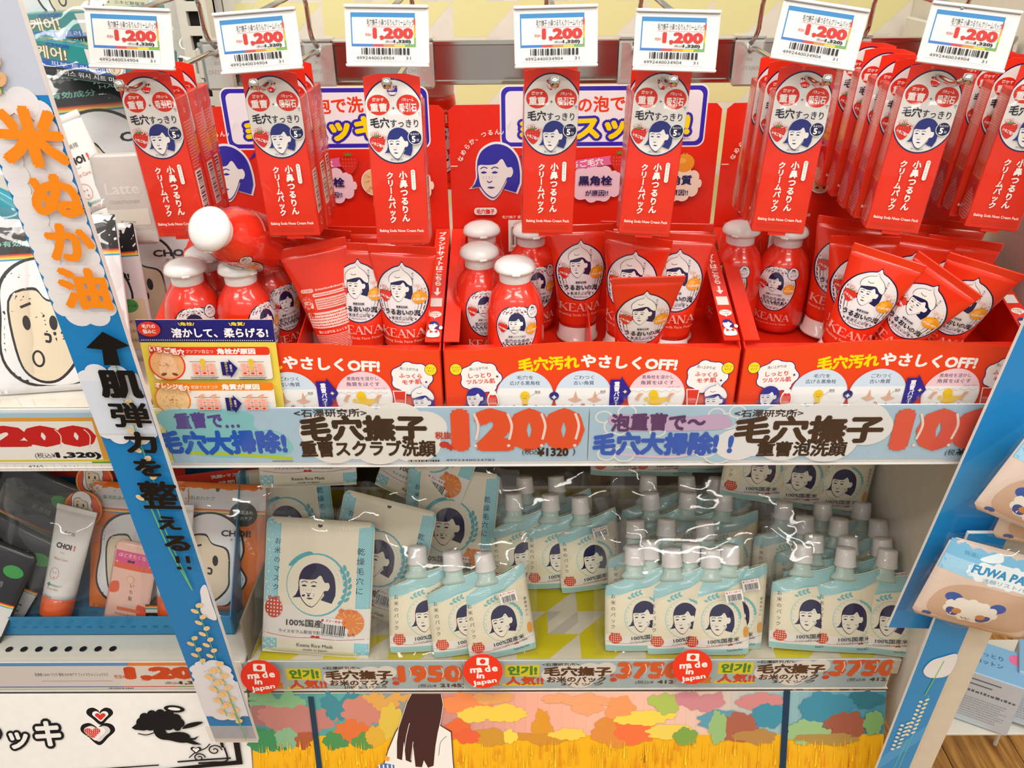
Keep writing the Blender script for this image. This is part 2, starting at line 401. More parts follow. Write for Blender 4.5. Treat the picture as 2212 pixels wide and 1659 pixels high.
# ------------------------------------------------------------ the setting
def struct(o): o['kind'] = 'structure'; return o
wood = mat('oak_laminate', 'b07a34', .35, coat=.2, var=.0)
nt = wood.node_tree; b = nt.nodes['Principled BSDF']; tc = nt.nodes.new('ShaderNodeTexCoord'); mp = nt.nodes.new('ShaderNodeMapping'); mp.inputs['Scale'].default_value = (26, 2.2, 1)
n1 = nt.nodes.new('ShaderNodeTexNoise'); n1.inputs['Scale'].default_value = 3; n1.inputs['Detail'].default_value = 8; n1.inputs['Distortion'].default_value = .6
cr = nt.nodes.new('ShaderNodeValToRGB'); cr.color_ramp.elements[0].position = .3; cr.color_ramp.elements[0].color = (*lin('7d4c17'), 1); cr.color_ramp.elements[1].position = .7; cr.color_ramp.elements[1].color = (*lin('cf9a4c'), 1)
nt.links.new(tc.outputs['Object'], mp.inputs[0]); nt.links.new(mp.outputs[0], n1.inputs['Vector']); nt.links.new(n1.outputs['Fac'], cr.inputs[0]); nt.links.new(cr.outputs[0], b.inputs['Base Color'])
fl = bpy.data.objects.new('floor', None); C.objects.link(fl); struct(fl)
sub = MB().box(-3, 3, -3, 3, -.03, -.0045, 0).build('subfloor', M_DARK, fl)
pm = MB().box(-.0735, .0735, -.6, .6, -.004, 0, .0008)
pl0 = None
for i in range(-6, 13):
    for j in range(4):
        if pl0 is None: pl0 = pm.build('plank', wood, fl); o = pl0
        else: o = pl0.copy(); C.objects.link(o)
        o.location = (i*.149+.06, -1.8+j*1.204+(i % 3)*.4, random.uniform(-.0002, .0002))
def hound(a, x0, y0, x1, y1, cell, c1, c2=None, ph=0):
    c = cell/4; ny = int((y1-y0)/cell)+2; nx = int((x1-x0)/cell)+2
    P = [[(0, 0), (2, 0), (2, 2), (0, 2)], [(0, 2), (1, 2), (2, 3), (2, 4)], [(1, 2), (2, 2), (2, 3)], [(2, 0), (2, 1), (3, 2), (4, 2)], [(2, 1), (2, 2), (3, 2)]]
    G = [[(2, 2), (3, 2), (4, 3), (4, 4)], [(2, 3), (2, 4), (3, 4)]]
    def cl(p): return [(min(max(x, x0), x1), min(max(y, y0), y1)) for x, y in p]
    V = []; F = []; V2 = []; F2 = []
    for i in range(-1, nx):
        for j in range(-1, ny):
            for (L, VV, FF) in ((P, V, F), (G, V2, F2)):
                for p in L:
                    q = cl([(x0+ph+(i*4+x)*c, y0+(j*4+y)*c) for x, y in p]); n = len(VV); VV += q
                    FF += [(n, n+k, n+k+1) for k in range(1, len(q)-1)]
    a.raw(V, F, c1)
    if c2: a.raw(V2, F2, c2)
    return a
wb = struct(MB().box(-.40, .548, 1.24, 1.26, .3, 2.4, 0).build('wall_back', mat('wall_paper_white', 'e4dfd2', .6)))
a = Art(.08); hound(a, -385, 1000, 546, 1560, 90, 'e6e2a4', 'dcd8cc', ph=30)
a.build('printed_pattern', lambda u, v, h: S3(u, 1.24-h, v), PAPER, wb)
struct(MB().box(-1.6, -.402, 1.24, 1.26, .3, 2.4, 0).build('wall_left', mat('wall_plain', 'd9d6ce', .6)))
struct(MB().box(.548, 2.5, 1.5, 1.52, 0, 2.6, 0).build('wall_right', mat('wall_plain2', 'c9c2b4', .6)))
# end panel
ep = tag(MB().box(.546, .556, .80, 1.238, .46, 2.2, .001).build('end_panel', mat('end_panel_white', 'dcd5c8', .38)), 'white steel end panel closing the right side of the shelving', 'panel')
# slotted uprights
def upright(x, y, label):
    t = thing('slotted_upright', label, 'upright', (x, y, 0))
    m = MB(); m.box(-.02, -.008, -.015, .02, .03, 2.3); m.box(.008, .02, -.015, .02, .03, 2.3); m.box(-.02, .02, .012, .02, .03, 2.3)
    z = .05
    while z < 2.28: m.box(-.009, .009, -.015, -.011, z, z+.012); z += .03
    m.build('post', M_STEEL, t)
    m = MB()
    m.box(-.009, .009, -.006, .0, .03, 2.3, 0); m.build('slot_backing', M_DARK, t)
    return t
upright(-.425, 1.2, 'pale slotted steel upright behind the clear bags, left of the patterned wall')
upright(.60, 1.23, 'pale slotted steel upright behind the right end panel')
# shelves
def shelf(name, label, x0, x1, y0, y1, z, th=.028):
    t = thing(name, label, 'shelf', ((x0+x1)/2, y1, z)); W = (x1-x0)/2; D = y1-y0
    MB().box(-W, W, -D, 0, -.012, 0, .001).build('shelf_board', M_STEEL, t)
    MB().box(-W, W, -D, -D+.003, -th, -.0122, .001).build('front_edge', M_STEEL, t); return t
shelf('upper_shelf', 'white steel shelf carrying the three red display trays', -.385, .543, .745, 1.235, 1.058)
shelf('upper_shelf', 'white steel shelf under the white face pouches at upper left', -1.3, -.389, .745, 1.235, 1.058)
shelf('lower_shelf', 'white steel shelf under the rice masks and spouted pouches', -.385, .543, .826, 1.235, .5855)
ls = thing('perforated_shelf', 'white steel shelf with a row of round holes in front of the blue tray', 'shelf', (-.80, 1.235, .5855))
MB().box(-.45, .411, -.41, 0, -.012, 0, .001).build('shelf_board', M_STEEL, ls)
MB().box(-.45, .411, -.41, -.407, -.03, -.0122, .001).build('front_edge', M_STEEL, ls)
a = Art(.05)
for i in range(30): a.ell(-430+i*21.5, -384, 5, 5, '141210', n=16)
a.build('round_holes', lambda u, v, h: S3(u+.02, v, h), PAPER, ls)
# patterned liner on lower shelf
sl = tag(MB().box(-.380, .54, .829, 1.232, .5858, .5865, .0003).build('shelf_liner', mat('liner_base', 'cfc8b4', .5)), 'yellow and grey hound-tooth paper liner lying on the lower shelf', 'shelf liner')
a = Art(.04); hound(a, -380, 830, 540, 1230, 92, 'c9bd1c', 'b9b4a6', ph=10)
a.build('printed_pattern', lambda u, v, h: S3(u, v, .5865+h), PAPER, sl)
tag(MB().box(-.3845, -.3815, .83, 1.23, .586, .66, .0005).build('shelf_divider', mat('divider_grey', '8b8374', .4)), 'thin grey divider between the blue tray and the rice masks', 'divider')

# ---- crossbar with seven hooks
rail = thing('crossbar', 'chrome crossbar that carries the hooks across the back', 'rail', (.08, .95, 1.368))
ys = mat('brushed_bar', 'b9b4ae', .16, metal=1, bump=.05, bscale=14)
MB().box(-.42, .455, -.004, .004, -.020, .020, .002).build('bar', ys, rail)
for z in (-.0205, .0195): MB().box(-.42, .455, -.0065, .0, z-.0025, z+.0025, .001).build('bar_rim', M_CHROME, rail)
for x in (-.42, .455): MB().box(x-.004, x+.004, -.004, .27, -.016, .016, .002).build('bar_bracket', M_STEEL, rail)
HX = [-.318, -.21, -.103, .032, .127, .25, .362, .456]
plm = mat('clear_bracket', 'd8d8d2', .12, metal=.6)
def make_hook(label):
    t = thing('display_hook', label, 'hook', (0, .95, 1.368), 'chrome display hooks on the crossbar')
    m = MB(); m.box(-.016, .016, -.013, -.0075, -.026, .022, .003); m.box(-.016, .016, -.013, .008, .0225, .026, .001); m.build('bracket', plm, t)
    a = Art(.04); a.text('IRIS', 0, 2, 5, 'a5a29c', bold=.01); a.text('OHYAMA', 0, -7, col='a5a29c', w=24, h=4.5, bold=.01); a.build('embossed_name', flat(.013), PAPER, t)
    low = arcpts([(0, -.012, .010), (0, -.03, .015), (0, -.208, .013), (0, -.236, .012), (0, -.254, .019)], .008)
    MB().tube(low, .0027).build('prong', M_CHROME, t, True)
    MB().lathe([(0, -.0045), (.003, -.004), (.0045, 0), (.003, .004), (0, .0045)], 12, Matrix.Translation((0, -.255, .0195))).build('ball_tip', M_CHROME, t, True)
    up = arcpts([(.0, -.012, .018), (.0, -.035, .03), (.0, -.04, .067), (0, -.07, .074), (0, -.222, .068)], .01)
    MB().tube(up, .0025).build('tag_arm', M_CHROME, t, True)
    return t
lab = ['leftmost chrome hook holding three red boxes', 'chrome hook second from the left, holding red boxes', 'chrome hook third from the left, holding a single red box', 'chrome hook right of the single red box, fourth from the left',
       'chrome hook with raised tip bent right, fifth from the left', 'chrome hook sixth from the left, holding three red boxes', 'chrome hook seventh from the left, under the tilted hazy price tag', 'rightmost chrome hook beside the white end panel']
hk = make_hook(lab[0]); hk.location.x = HX[0]; hooks = [hk]
for i in range(1, 8):
    o = dup(hk, lab[i]); o.location.x = HX[i]; hooks.append(o)

# ---- price tags on the hook arms
def price_tag_art():
    a = Art(.03); a.rect(-29, -19, 23, 19, 'e8e7e6'); a.rect(-29, -7, 23, 17.5, '2f86c4'); a.rect(-28, -6, 22, 14, 'eceae6')
    for i, c in enumerate(('3c78c8', '3c78c8', 'd8402c', 'e89030', 'e8d030', '78b040')): a.rect(-29+i*8.7, -8, -29+(i+1)*8.7, -6.3, c)
    for i, c in enumerate(('78b040', 'c8c830', 'e8a030', 'd04038')): a.rect(22, -6+i*4.8, 23.2, -6+(i+1)*4.8, c)
    a.text('毛穴撫子 小鼻つるりんクリームパック', 3, 10.3, col='2a2a34', w=38, h=5); a.rect(-16, 6.9, 21.5, 7.2, 'd890a0')
    a.text('1,200', 5, 1.6, col='d2281e', w=33, h=9.4, bold=.06); a.text('税抜¥', -15, 1, col='d2281e', w=5, h=2.4); a.text('(税込¥', 2, -4.2, col='222222', w=7, h=2.4); a.text('1,320)', 12.5, -4.2, col='1a1a1a', w=14, h=3, bold=.05)
    a.bars(-21, -14, 18, -9); a.text('4992440034904', -10, -16.6, col='333333', w=31, h=2.4); a.text('31', 17, -16.6, col='333333', w=4, h=2.2)
    return a
def make_tag(label):
    t = thing('price_tag', label, 'price tag', group='white price tags on the hooks')
    m = MB(); m.box(-.034, .034, 0, .003, -.021, .021, .001); m.box(-.034, .034, -.002, .0035, .021, .0235, .0006); m.box(-.034, .034, -.003, .0035, -.0235, -.021, .0006); m.box(-.0055, .0055, .003, .012, .008, .02, .001)
    m.build('holder', M_WHITE, t)
    price_tag_art().build('price_card', flat(.0002), PAPER, t)
    MB().box(-.0325, .0325, -.0022, -.0017, -.0208, .0208, 0).build('clear_cover', M_CLEAR, t)
    return t
TAGS = [((280, 87), 4, -3, 'leftmost price tag, tilted down to the right, above the first red boxes'), ((557, 93), -2, 4, 'price tag above the second stack of red boxes, tilted up to the right'),
        ((836, 82), 0, -1, 'price tag above the single red box'), ((1201, 83), 0, 1, 'price tag above the fourth hook with glare on its upper edge'), ((1461, 92), -3, -1.5, 'price tag above the fifth hook, sloping slightly to the right'),
        ((1770, 78), -8, -8, 'price tag sixth from the left, tipped to the right beside the patterned wall'), ((2092, 84), -14, -6, 'rightmost hazy price tag beside the white end panel')]
t0 = None
for (p, yaw, roll, lb) in TAGS:
    if t0 is None: t0 = make_tag(lb); o = t0
    else: o = dup(t0, lb)
    place(o, onY(p[0], p[1]-4, .722), yaw, 12, -roll)
    for cch in kids(o) if o is t0 else []: pass

# ---- hanging red boxes
def box_art():
    a = Art(.02); cl = (-23.6, 23.6)
    a.ell(0, 108, 28, 35.5, NAVY, clx=cl, n=48); a.ell(0, 108, 26.8, 34.2, 'e6e4e1', clx=cl, n=48)
    for x, t1, t2 in ((-12.5, '溶かす', '重曹'), (12.5, 'バキューム', '吸引石')):
        a.ell(x, 122, 9.6, 8.4, 'dc2c1c'); a.text(t1, x, 126.4, col='f4efea', w=10, h=3, bold=.02); a.text(t2, x, 120, col='f4efea', w=14.5, h=7, bold=.03)
    a.text('+', 0, 119.5, 5, NAVY); a.text('で', 21.5, 115, 3.4, '333344')
    a.text('毛穴', -12.5, 107.5, col='17172e', w=16.5, h=8.6, bold=.03); a.text('すっきり', 8.5, 107, col='17172e', w=24, h=6.6, bold=.01)
    strawberry(a, -15.5, 90, 14, 'いちご毛穴', 5); a.otext('ザラ', -17.5, 98.5, 'ffffff', 'd8281c', w=7, h=3.2, rot=15); a.otext('ブツ', -10.5, 96, 'ffffff', 'd8281c', w=7, h=3.2, rot=-15)
    head(a, 2.5, 90.5, 27, '1c2a7c'); a.ell(17, 95.5, 6.2, 6.2, 'e6e4e1'); a.ell(17, 95.5, 5.6, 5.6, '141c4c'); a.text('ぬるだけ', 17, 98.3, col='ffffff', w=7.5, h=1.8); a.text('5', 15.8, 94, col='ffffff', h=5.4, w=3.4, bold=.04); a.text('分', 19.3, 93.3, 2.6, 'ffffff')
    a.text('毛穴撫子', 0, 76.8, col='444a5a', w=11, h=1.8)
    a.text('小鼻つるりん', 4.5, 44, 7.4, 'f0ede8', vert=True, bold=.04, gap=1.04); a.text('クリームパック', -7, 43, 6.6, 'f0ede8', vert=True, bold=.04, gap=1.0)
    a.rect(11.5, 50, 15.2, 68, 'f0ede8', 1.8); a.text('拭きとりタイプ', 13.35, 59, 2.1, '5a3030', vert=True, gap=1.1)
    a.text('Baking Soda Nose Cream Pack', 0, 12.6, col='f6efe8', w=40, h=3.4, bold=.015); a.small(-20, 5.2, 20, 7.6, 1, 'b83a26')
    return a
def box_side(right):
    a = Art(.02); s = 1 if right else 2
    if right:
        a.text('Q', 0, 112, 5, 'f6d8ce'); a.small(-8, 62, 7, 104, 16, 'f2a08e', seed=4); a.rect(-8, 20, 6, 60, 'e9e5df'); a.put(Art().bars(-18, -5, 18, 4), -1, 40, 1, 90); a.text('4992440034904', 4, 40, col='333333', w=34, h=1.7, rot=90); a.ell(0, 11, 3.2, 4, 'f6d8ce'); a.ell(0, 11, 2.4, 3.2, 'dc2c1c')
    else:
        a.rect(-11, 60, 11, 118, 'f08878'); a.small(-9, 86, 9, 116, 14, 'fac6b8', seed=6); a.rect(-11, 44, 11, 60, 'ee7a3c'); a.small(-9, 46, 9, 58, 5, 'd01c5c', seed=8); a.blob([(-11, 20), (-3, 34), (6, 30), (11, 20), (8, 6), (-11, 6)], 'f08878'); a.small(-9, 6, 9, 42, 14, 'c81838' , seed=9)
    return a
BW, BD = .02375, .0125
def make_nosebox(label):
    t = thing('hanging_carton', label, 'box', group='red cartons hanging on the hooks')
    m = MB(); m.box(-BW, BW, -BD, BD, 0, .124, .0008); m.box(-.008, .008, -BD+.001, -BD+.002, -.003, .002, 0); c = m.build('carton', M_REDCARD, t)
    m = MB(); n = 16; hz = .1345; hr = .0045
    ring = [(hr*math.cos(2*math.pi*i/n), hz+hr*math.sin(2*math.pi*i/n)) for i in range(n)]
    outp = []
    for i in range(n):
        A = 2*math.pi*i/n; x, z = math.cos(A), math.sin(A); s_ = max(abs(x)/BW, abs(z)/.0125 if z > 0 else abs(z)/(hz-.1235)); outp.append((x/s_, hz+z/s_))
    vs = []; 
    for d in (-BD, -BD+.0008):
        vs += [(x, d, z) for x, z in ring]+[(x, d, z) for x, z in outp]
    fs = []
    for i in range(n):
        k = (i+1) % n; fs += [(i, k, n+k, n+i), (2*n+i, 3*n+i, 3*n+k, 2*n+k), (n+i, n+k, 3*n+k, 3*n+i), (i, 2*n+i, 2*n+k, k)]
    m.add(vs, fs); m.build('hang_tab', M_REDCARD, t)
    hole = lambda x, y: (x*x+(y-134.5)**2) > 4.4**2
    box_art().build('front_print', flat(BD), GLOSS, t, cell=5, clip=hole)
    box_side(True).build('side_print', lambda u, v, h: S3(np.full_like(u, BW)+h, u, v), GLOSS, t)
    box_side(False).build('side_print', lambda u, v, h: S3(np.full_like(u, -BW)-h, -u, v), GLOSS, t)
    f = MB(); f.box(-BW-.0004, BW+.0004, -BD-.0012, BD+.0004, -.0006, .1245, .001); f.build('shrink_wrap', M_WRAP, t, True)
    return t
ordn = ['front', 'second', 'third', 'fourth', 'fifth', 'sixth']
hookn = ['leftmost hook', 'second hook from the left', 'third hook from the left', 'fourth hook, below the glaring price tag', 'fifth hook, above the middle tubes', 'sixth hook, right of the middle tray', 'seventh hook, above the right tubes', 'rightmost hook at the picture edge']
# (hook, front Y, [yaw, roll] ...)
STK = [(0, .742, [(-3, -2, .0), (-2, -3, .029), (-3, 0, .058)]), (1, .742, [(-1, -1, 0), (-2, -2, .029), (-1, -1, .058)]), (2, .722, [(-1, 0, 0)]), (3, .745, [(0, 1, 0), (1, 1, .03)]),
       (4, .742, [(-1, 3, 0), (0, 1, .03)]), (5, .745, [(-7, 2, 0), (-6, 2, .032), (-3, 2, .062)]), (6, .745, [(-9, 4, 0), (-5, 4, .033), (-5, 4, .064), (-5, 3, .105), (-3, 2, .15)]), (7, .745, [(-9, 4, 0), (-7, 4, .033), (-6, 3, .066), (-6, 3, .10)])]
nb = None
for (h, y0, L) in STK:
    for i, (yaw, roll, dy) in enumerate(L):
        lb = ('only red carton on the ' if len(L) == 1 else ordn[i]+' red carton hanging on the ')+hookn[h]
        if nb is None: nb = make_nosebox(lb); o = nb
        else: o = dup(nb, lb)
        o['group'] = 'red cartons hanging on the hooks'
        R = Matrix.Rotation(math.radians(yaw), 4, 'Z') @ Matrix.Rotation(math.radians(random.uniform(-1, 1)), 4, 'X') @ Matrix.Rotation(math.radians(roll), 4, 'Y')
        hole = Vector((0, -BD, .1388)); P = Vector((HX[h], y0+dy, 1.3825))
        o.matrix_world = Matrix.Translation(P-(R.to_3x3() @ hole)) @ R
# ------------------------------------------------------------ red display trays
TW = .149
def lip_art():
    a = Art(.03)
    a.text('毛穴汚れ', -43, 51, col=YEL, w=62, h=16, bold=.05, rot=4); a.text('やさしくOFF!', 38, 51.5, col='f6f2ee', w=98, h=15, bold=.05, rot=-3)
    for cx, ex, l1, l2 in ((-112, -137, 'しっとり', 'ツルツル肌'), (118, 138, 'ふっくら', 'モチ肌')):
        cloud(a, cx, 35, 19, 16, 'f4f0ee', 7, '2a2470', .9); a.ell(ex, 45, 6.3, 6.8, '2a2470'); a.ell(ex, 45, 5.8, 6.3, 'f5dc1e')
        a.text('スクラブ' if cx < 0 else 'フォーム', ex, 47, col='333355', w=8.5, h=2.4); a.text('タイプ', ex, 43.6, col='333355', w=6, h=2.4)
        a.text('洗い上がりは', cx-2, 46, col='2a2a4a', w=19, h=3.4, rot=6 if cx < 0 else -6); a.text(l1, cx-1, 38, col='e2341e', w=23, h=5.4, bold=.02, rot=3 if cx < 0 else -3); a.text(l2, cx, 31, col='e2341e', w=29 if cx < 0 else 20, h=5.6, bold=.02, rot=3)
    a.text('✦', -95, 37, 4, '2a2470'); a.text('✦', 133, 31, 4, '2a2470')
    for cx, c, l1, l2, w_ in ((-67, 'cfe0f0', '毛穴を', '広げる黒角栓', 31), (-7, 'cfe0f0', 'ごわつく', '古い角質', 21), (68, 'f2cdd6', '黒角栓を溶かし', '角質をほぐす', 34)):
        a.ell(cx, 13, 29.5, 30.5, 'c8d8ee' if cx < 50 else 'f0c4d0', n=44); a.ell(cx, 13, 28.7, 29.7, c, n=44); a.ell(cx, 13, 28.7, 29.7, 'f2efec', n=44, cly=(-20, 23)); 
        a.text(l1, cx, 35.5, col='1e2a5e', w=w_*.55 if cx < -20 else w_*.95, h=4.6); a.text(l2, cx, 29, col='1e2a5e', w=w_, h=4.8)
    a.ell(-67, 14, 5, 5.5, 'f0c41c'); a.rect(-70, 4, -64, 12, 'f0c41c'); a.line([(-69.5, 14), (-68.5, 14.6)], .4, '3a2a10'); a.line([(-66, 14), (-65, 14.6)], .4, '3a2a10'); a.line([(-69, 11.6), (-67, 11), (-65.5, 11.8)], .4, '3a2a10', curve=True)
    a.line([(-62, 13), (-57, 17), (-51, 17)], .3, '555555'); a.text('角栓', -54, 19, 3, '555555')
    for x in (-16, 4): a.poly([(x-7, 10), (x-1, 12), (x+1, 20), (x+3, 12), (x+8, 9), (x, 6)], 'e0a888')
    a.line([(6, 13), (9, 17), (15, 17)], .3, '555555'); a.text('角質', 13, 19, 3, '555555')
    a.ell(-37, 14, 5, 5, '2a2470'); a.text('+', -37, 12.6, 8, 'ffffff', bold=.05)
    a.poly([(20, -2), (20, 33), (31, 33), (31, 37), (42, 19), (31, 1), (31, -2)], '2a1f8c'); a.text('重曹パワー', 27, 16, 6, 'f2f0f8', vert=True, gap=.98, bold=.04); a.text('✦', 36, 19, 6, 'f6e08a')
    a.line([(41+i*4, 19+(1.2 if i % 2 else -.6)) for i in range(14)], .4, 'b8b4b0', curve=True); a.blob([(64, 21), (60, 16), (62, 10), (60, 5), (70, 3), (78, 8), (82, 6), (80, 12), (71, 12), (69, 18)], 'f0c41c'); a.ell(58, 10, 2.4, 2.4, 'f0c41c')
    for x in (50, 82): a.poly([(x-4, 10), (x, 17), (x+5, 17), (x+1, 13), (x, 8)], 'e0a888')
    a.text('(イメージ)', 85, 24, col='777777', w=12, h=2.4)
    head(a, -118, 12, 26, '2a2a8c'); a.ell(-100, 10, 6, 10, 'f4f0ee'); a.ell(-100, 9, 5, 8.5, 'dc3420'); a.ell(-100, 19, 3.4, 3, 'f4f0ee'); a.text('KEANA', -100, 6, col='f8d0c8', w=8, h=2.6)
    a.poly([(98, 22), (112, 22), (110, 2), (100, 2)], 'f4f0ee'); a.poly([(99, 21), (111, 21), (109, 3), (101, 3)], 'dc3420'); a.text('KEANA', 105, 10, col='f8d0c8', w=7.6, h=3); head(a, 128, 8, 28, '2a2a8c', hat=True)
    return a
def header_art():
    a = Art(.04); R = 'e8e4e6'
    a.rect(-92, 222, 132, 288, 'f4f0ee', 9); a.rect(-90.5, 223.5, 130.5, 286.5, '3028b0', 8); a.rect(-86, 228, 126, 282, 'eeebf0', 6)
    a.text('重曹の泡で洗う', 16, 268, col='e8401e', w=120, h=17, bold=.03, rot=2)
    a.otext('毛穴スッキリ!', 22, 244, YEL, '3028b0', .1, .06, w=186, h=27, rot=2); a.text('(洗浄成分)', 108, 231, col='666666', w=16, h=2.6)
    a.poly([(-60, 224), (-50, 224), (-72, 210)], '3028b0')
    head(a, -97, 197, 66, 'f4f0ee', 'f4f0ee'); head(a, -97, 197, 61, '2c28a4')
    a.arc('なめらか、つるん♪', -95, 196, 44, 160, 80, 6.5, 'f4efe8', .02); a.line([(-148, 203), (-140, 203)], 1, 'f4efe8'); a.line([(-84, 246), (-81, 254)], 1, 'f4efe8')
    a.rect(-123, 147, -97, 155.5, 'f2ede8', 4); a.text('毛穴撫子', -110, 151, col='e2341e', w=21, h=6, bold=.04)
    cloud(a, 14, 182, 32, 18, 'f4d4e0', 11); a.poly([(-30, 196), (34, 204), (34, 214), (-30, 206)], 'e46aa0'); a.text('いちご毛穴', 0, 205, col='ffffff', w=44, h=8, bold=.03, rot=6); strawberry(a, 40, 206, 22)
    a.text('黒角栓', 14, 186, col='1e1e5e', w=38, h=11, bold=.04); a.text('が原因!!', 16, 172, col='1e1e5e', w=26, h=7, bold=.02)
    cloud(a, 104, 182, 28, 18, 'f8e4d0', 11); orange(a, 112, 205, 22); a.text('黒角質', 104, 186, col='1e1e5e', w=36, h=11, bold=.04); a.text('が原因!!', 106, 172, col='1e1e5e', w=26, h=7, bold=.02)
    a.ell(-34, 186, 15, 16, 'f4f0ee'); a.ell(-34, 186, 14, 15, 'e8b48c'); a.ell(-36, 192, 7, 9, 'f2c8a4'); a.ell(-34, 179, 8, 5, 'eab890'); a.ell(-38, 176.5, 2.2, 1.4, '7a4030'); a.ell(-30, 176.5, 2.2, 1.4, '7a4030')
    a.ell(66, 186, 14, 15, 'f4f0ee'); a.ell(66, 186, 13, 14, 'f0c890')
    for i in range(40): a.ell(66+random.uniform(-9, 9), 186+random.uniform(-10, 10), .9, .6, 'd89c5c', n=6)
    a.rect(-84, 104, -52, 142, 'efe9e2'); a.bars(-81, 112, -56, 134); a.text('4992440034782', -68, 108, col='333333', w=26, h=2.6); a.text('毛穴撫子 重曹スクラブ洗顔', -66, 145.5, col='f4efe8', w=50, h=3.6)
    return a
def flange_art():
    a = Art(.03); a.text('ブランドサイトはこちら', 0, 138, 8.6, 'f4efe8', vert=True, bold=.045, gap=1.0); a.poly([(-1.2, 88), (1.2, 88), (1.2, 81), (4, 81), (0, 75), (-4, 81), (-1.2, 81)], 'f4efe8')
    a.rect(-6, 58, 6, 71, 'efe9e4')
    a.ell(0, 46, 6.5, 4.6, 'f4efe8'); a.poly([(-2, 43), (1, 43), (0, 39)], 'f4efe8'); a.text('アクセス', 0, 47.4, col='c83020', w=9.5, h=2.6, bold=.03); a.text('してね!', 0, 44.2, col='c83020', w=7, h=2.2, bold=.03)
    head(a, -1, 29, 14, '2a2a6c'); a.blob([(-6, 12), (-6, 20), (-2, 23), (3, 22), (6, 18), (5, 12)], 'f4efe8'); a.poly([(-4, 22), (0, 19), (-4, 17)], 'c83020'); a.poly([(4, 22), (0, 19), (4, 17)], 'c83020'); a.ell(7, 25, 1.8, 2.6, 'f4efe8')
    return a
def make_tray(label):
    t = thing('display_tray', label, 'display tray', (0, 0, 0), 'red counter display trays on the upper shelf')
    MB().box(-TW, TW, .0015, .185, .026, .0285, .0004).build('tray_floor', M_REDTRAY, t)
    pts = [(-TW, 0), (TW, 0), (TW, .0665)]+[(x, .0665+.0085*math.cos(x/.115*math.pi/2)**1.0) for x in np.linspace(.1149, -.1149, 23)]+[(-TW, .0665)]
    f = lambda x, z, d: (x, d, z)
    MB().prism(pts, 0, .0012, f).build('front_lip', mat('orange_red_card', 'e8431c', .33, coat=.2), t)
    MB().box(-TW, TW, .0014, .0165, .0635, .0645, .0002).build('lip_fold', M_REDCARD, t)
    lp = lip_art(); ok = lambda x, y: (y > 1) & (np.abs(x) < 148.5)
    L = lp.build('front_print', flat(0), GLOSS, t, cell=8, clip=ok)
    hp = [(-TW, .01), (TW, .01), (TW-.001, .262), (TW-.007, .268)]+[(x, .268+.017*math.cos((x-.02)/.112*math.pi/2)) for x in np.linspace(.131, -.091, 20)]+[(-TW+.008, .268), (-TW+.001, .262)]
    MB().prism(hp, .186, .1872, f).build('back_card', M_REDTRAY, t)
    header_art().build('back_print', lambda u, v, h: S3(u, .186-h, v), GLOSS, t, cell=12, clip=lambda x, y: (np.abs(x) < 148))
    side = [(0, 0), (.186, 0), (.186, .13), (.01, .0715), (0, .0665)]
    for s in (-1, 1):
        MB().prism(side, s*TW, s*(TW-.0012), lambda y, z, d: (d, y, z)).build('side_wall', M_REDTRAY, t)
        # slanted flange along the top of the side wall
        p0 = Vector((0, .008, .0715)); p1 = Vector((0, .184, .1295)); d = (p1-p0).normalized(); nn = Vector((0, -d.z, d.y)); x0, x1 = (s*TW, s*(TW-.016)) if s > 0 else (-TW, -TW+.016)
        vs = [(min(x0, x1), *(p0)[1:]), (max(x0, x1), *(p0)[1:]), (max(x0, x1), *(p1)[1:]), (min(x0, x1), *(p1)[1:])]
        vs2 = [tuple(Vector(v)+nn*.0012) for v in vs]
        fg = MB().add(vs+vs2, [(0, 3, 2, 1), (4, 5, 6, 7), (0, 1, 5, 4), (1, 2, 6, 5), (2, 3, 7, 6), (3, 0, 4, 7)]).build('side_flange', M_REDCARD, t)
        if s > 0:
            def fm(u, v, h, p0=p0, d=d, nn=nn):
                b = v*1.0
                return S3(u+TW-.008, p0.y+d.y*b+nn.y*(h+.0012), p0.z+d.z*b+nn.z*(h+.0012))
            flange_art().put(Art()).build('flange_print', lambda u, v, h: fm(u, v-.006, h), GLOSS, fg)
    MB().prism([(.002, .0285), (.186, .0285), (.186, .10), (.002, .062)], -.0006, .0006, lambda y, z, d: (d+.001, y, z)).build('divider', M_REDTRAY, t)
    return t
TL = ['left red display tray, partly behind the yellow info card', 'middle red display tray with four bottles and six tubes', 'right red display tray with two bottles and eight tubes']
TXC = [-.225, .0755, .377]
tr0 = make_tray(TL[0]); tr0.location = (TXC[0], .735, 1.06)
for i in (1, 2): o = dup(tr0, TL[i]); o.location = (TXC[i], .735, 1.06)
FZ = 1.0887

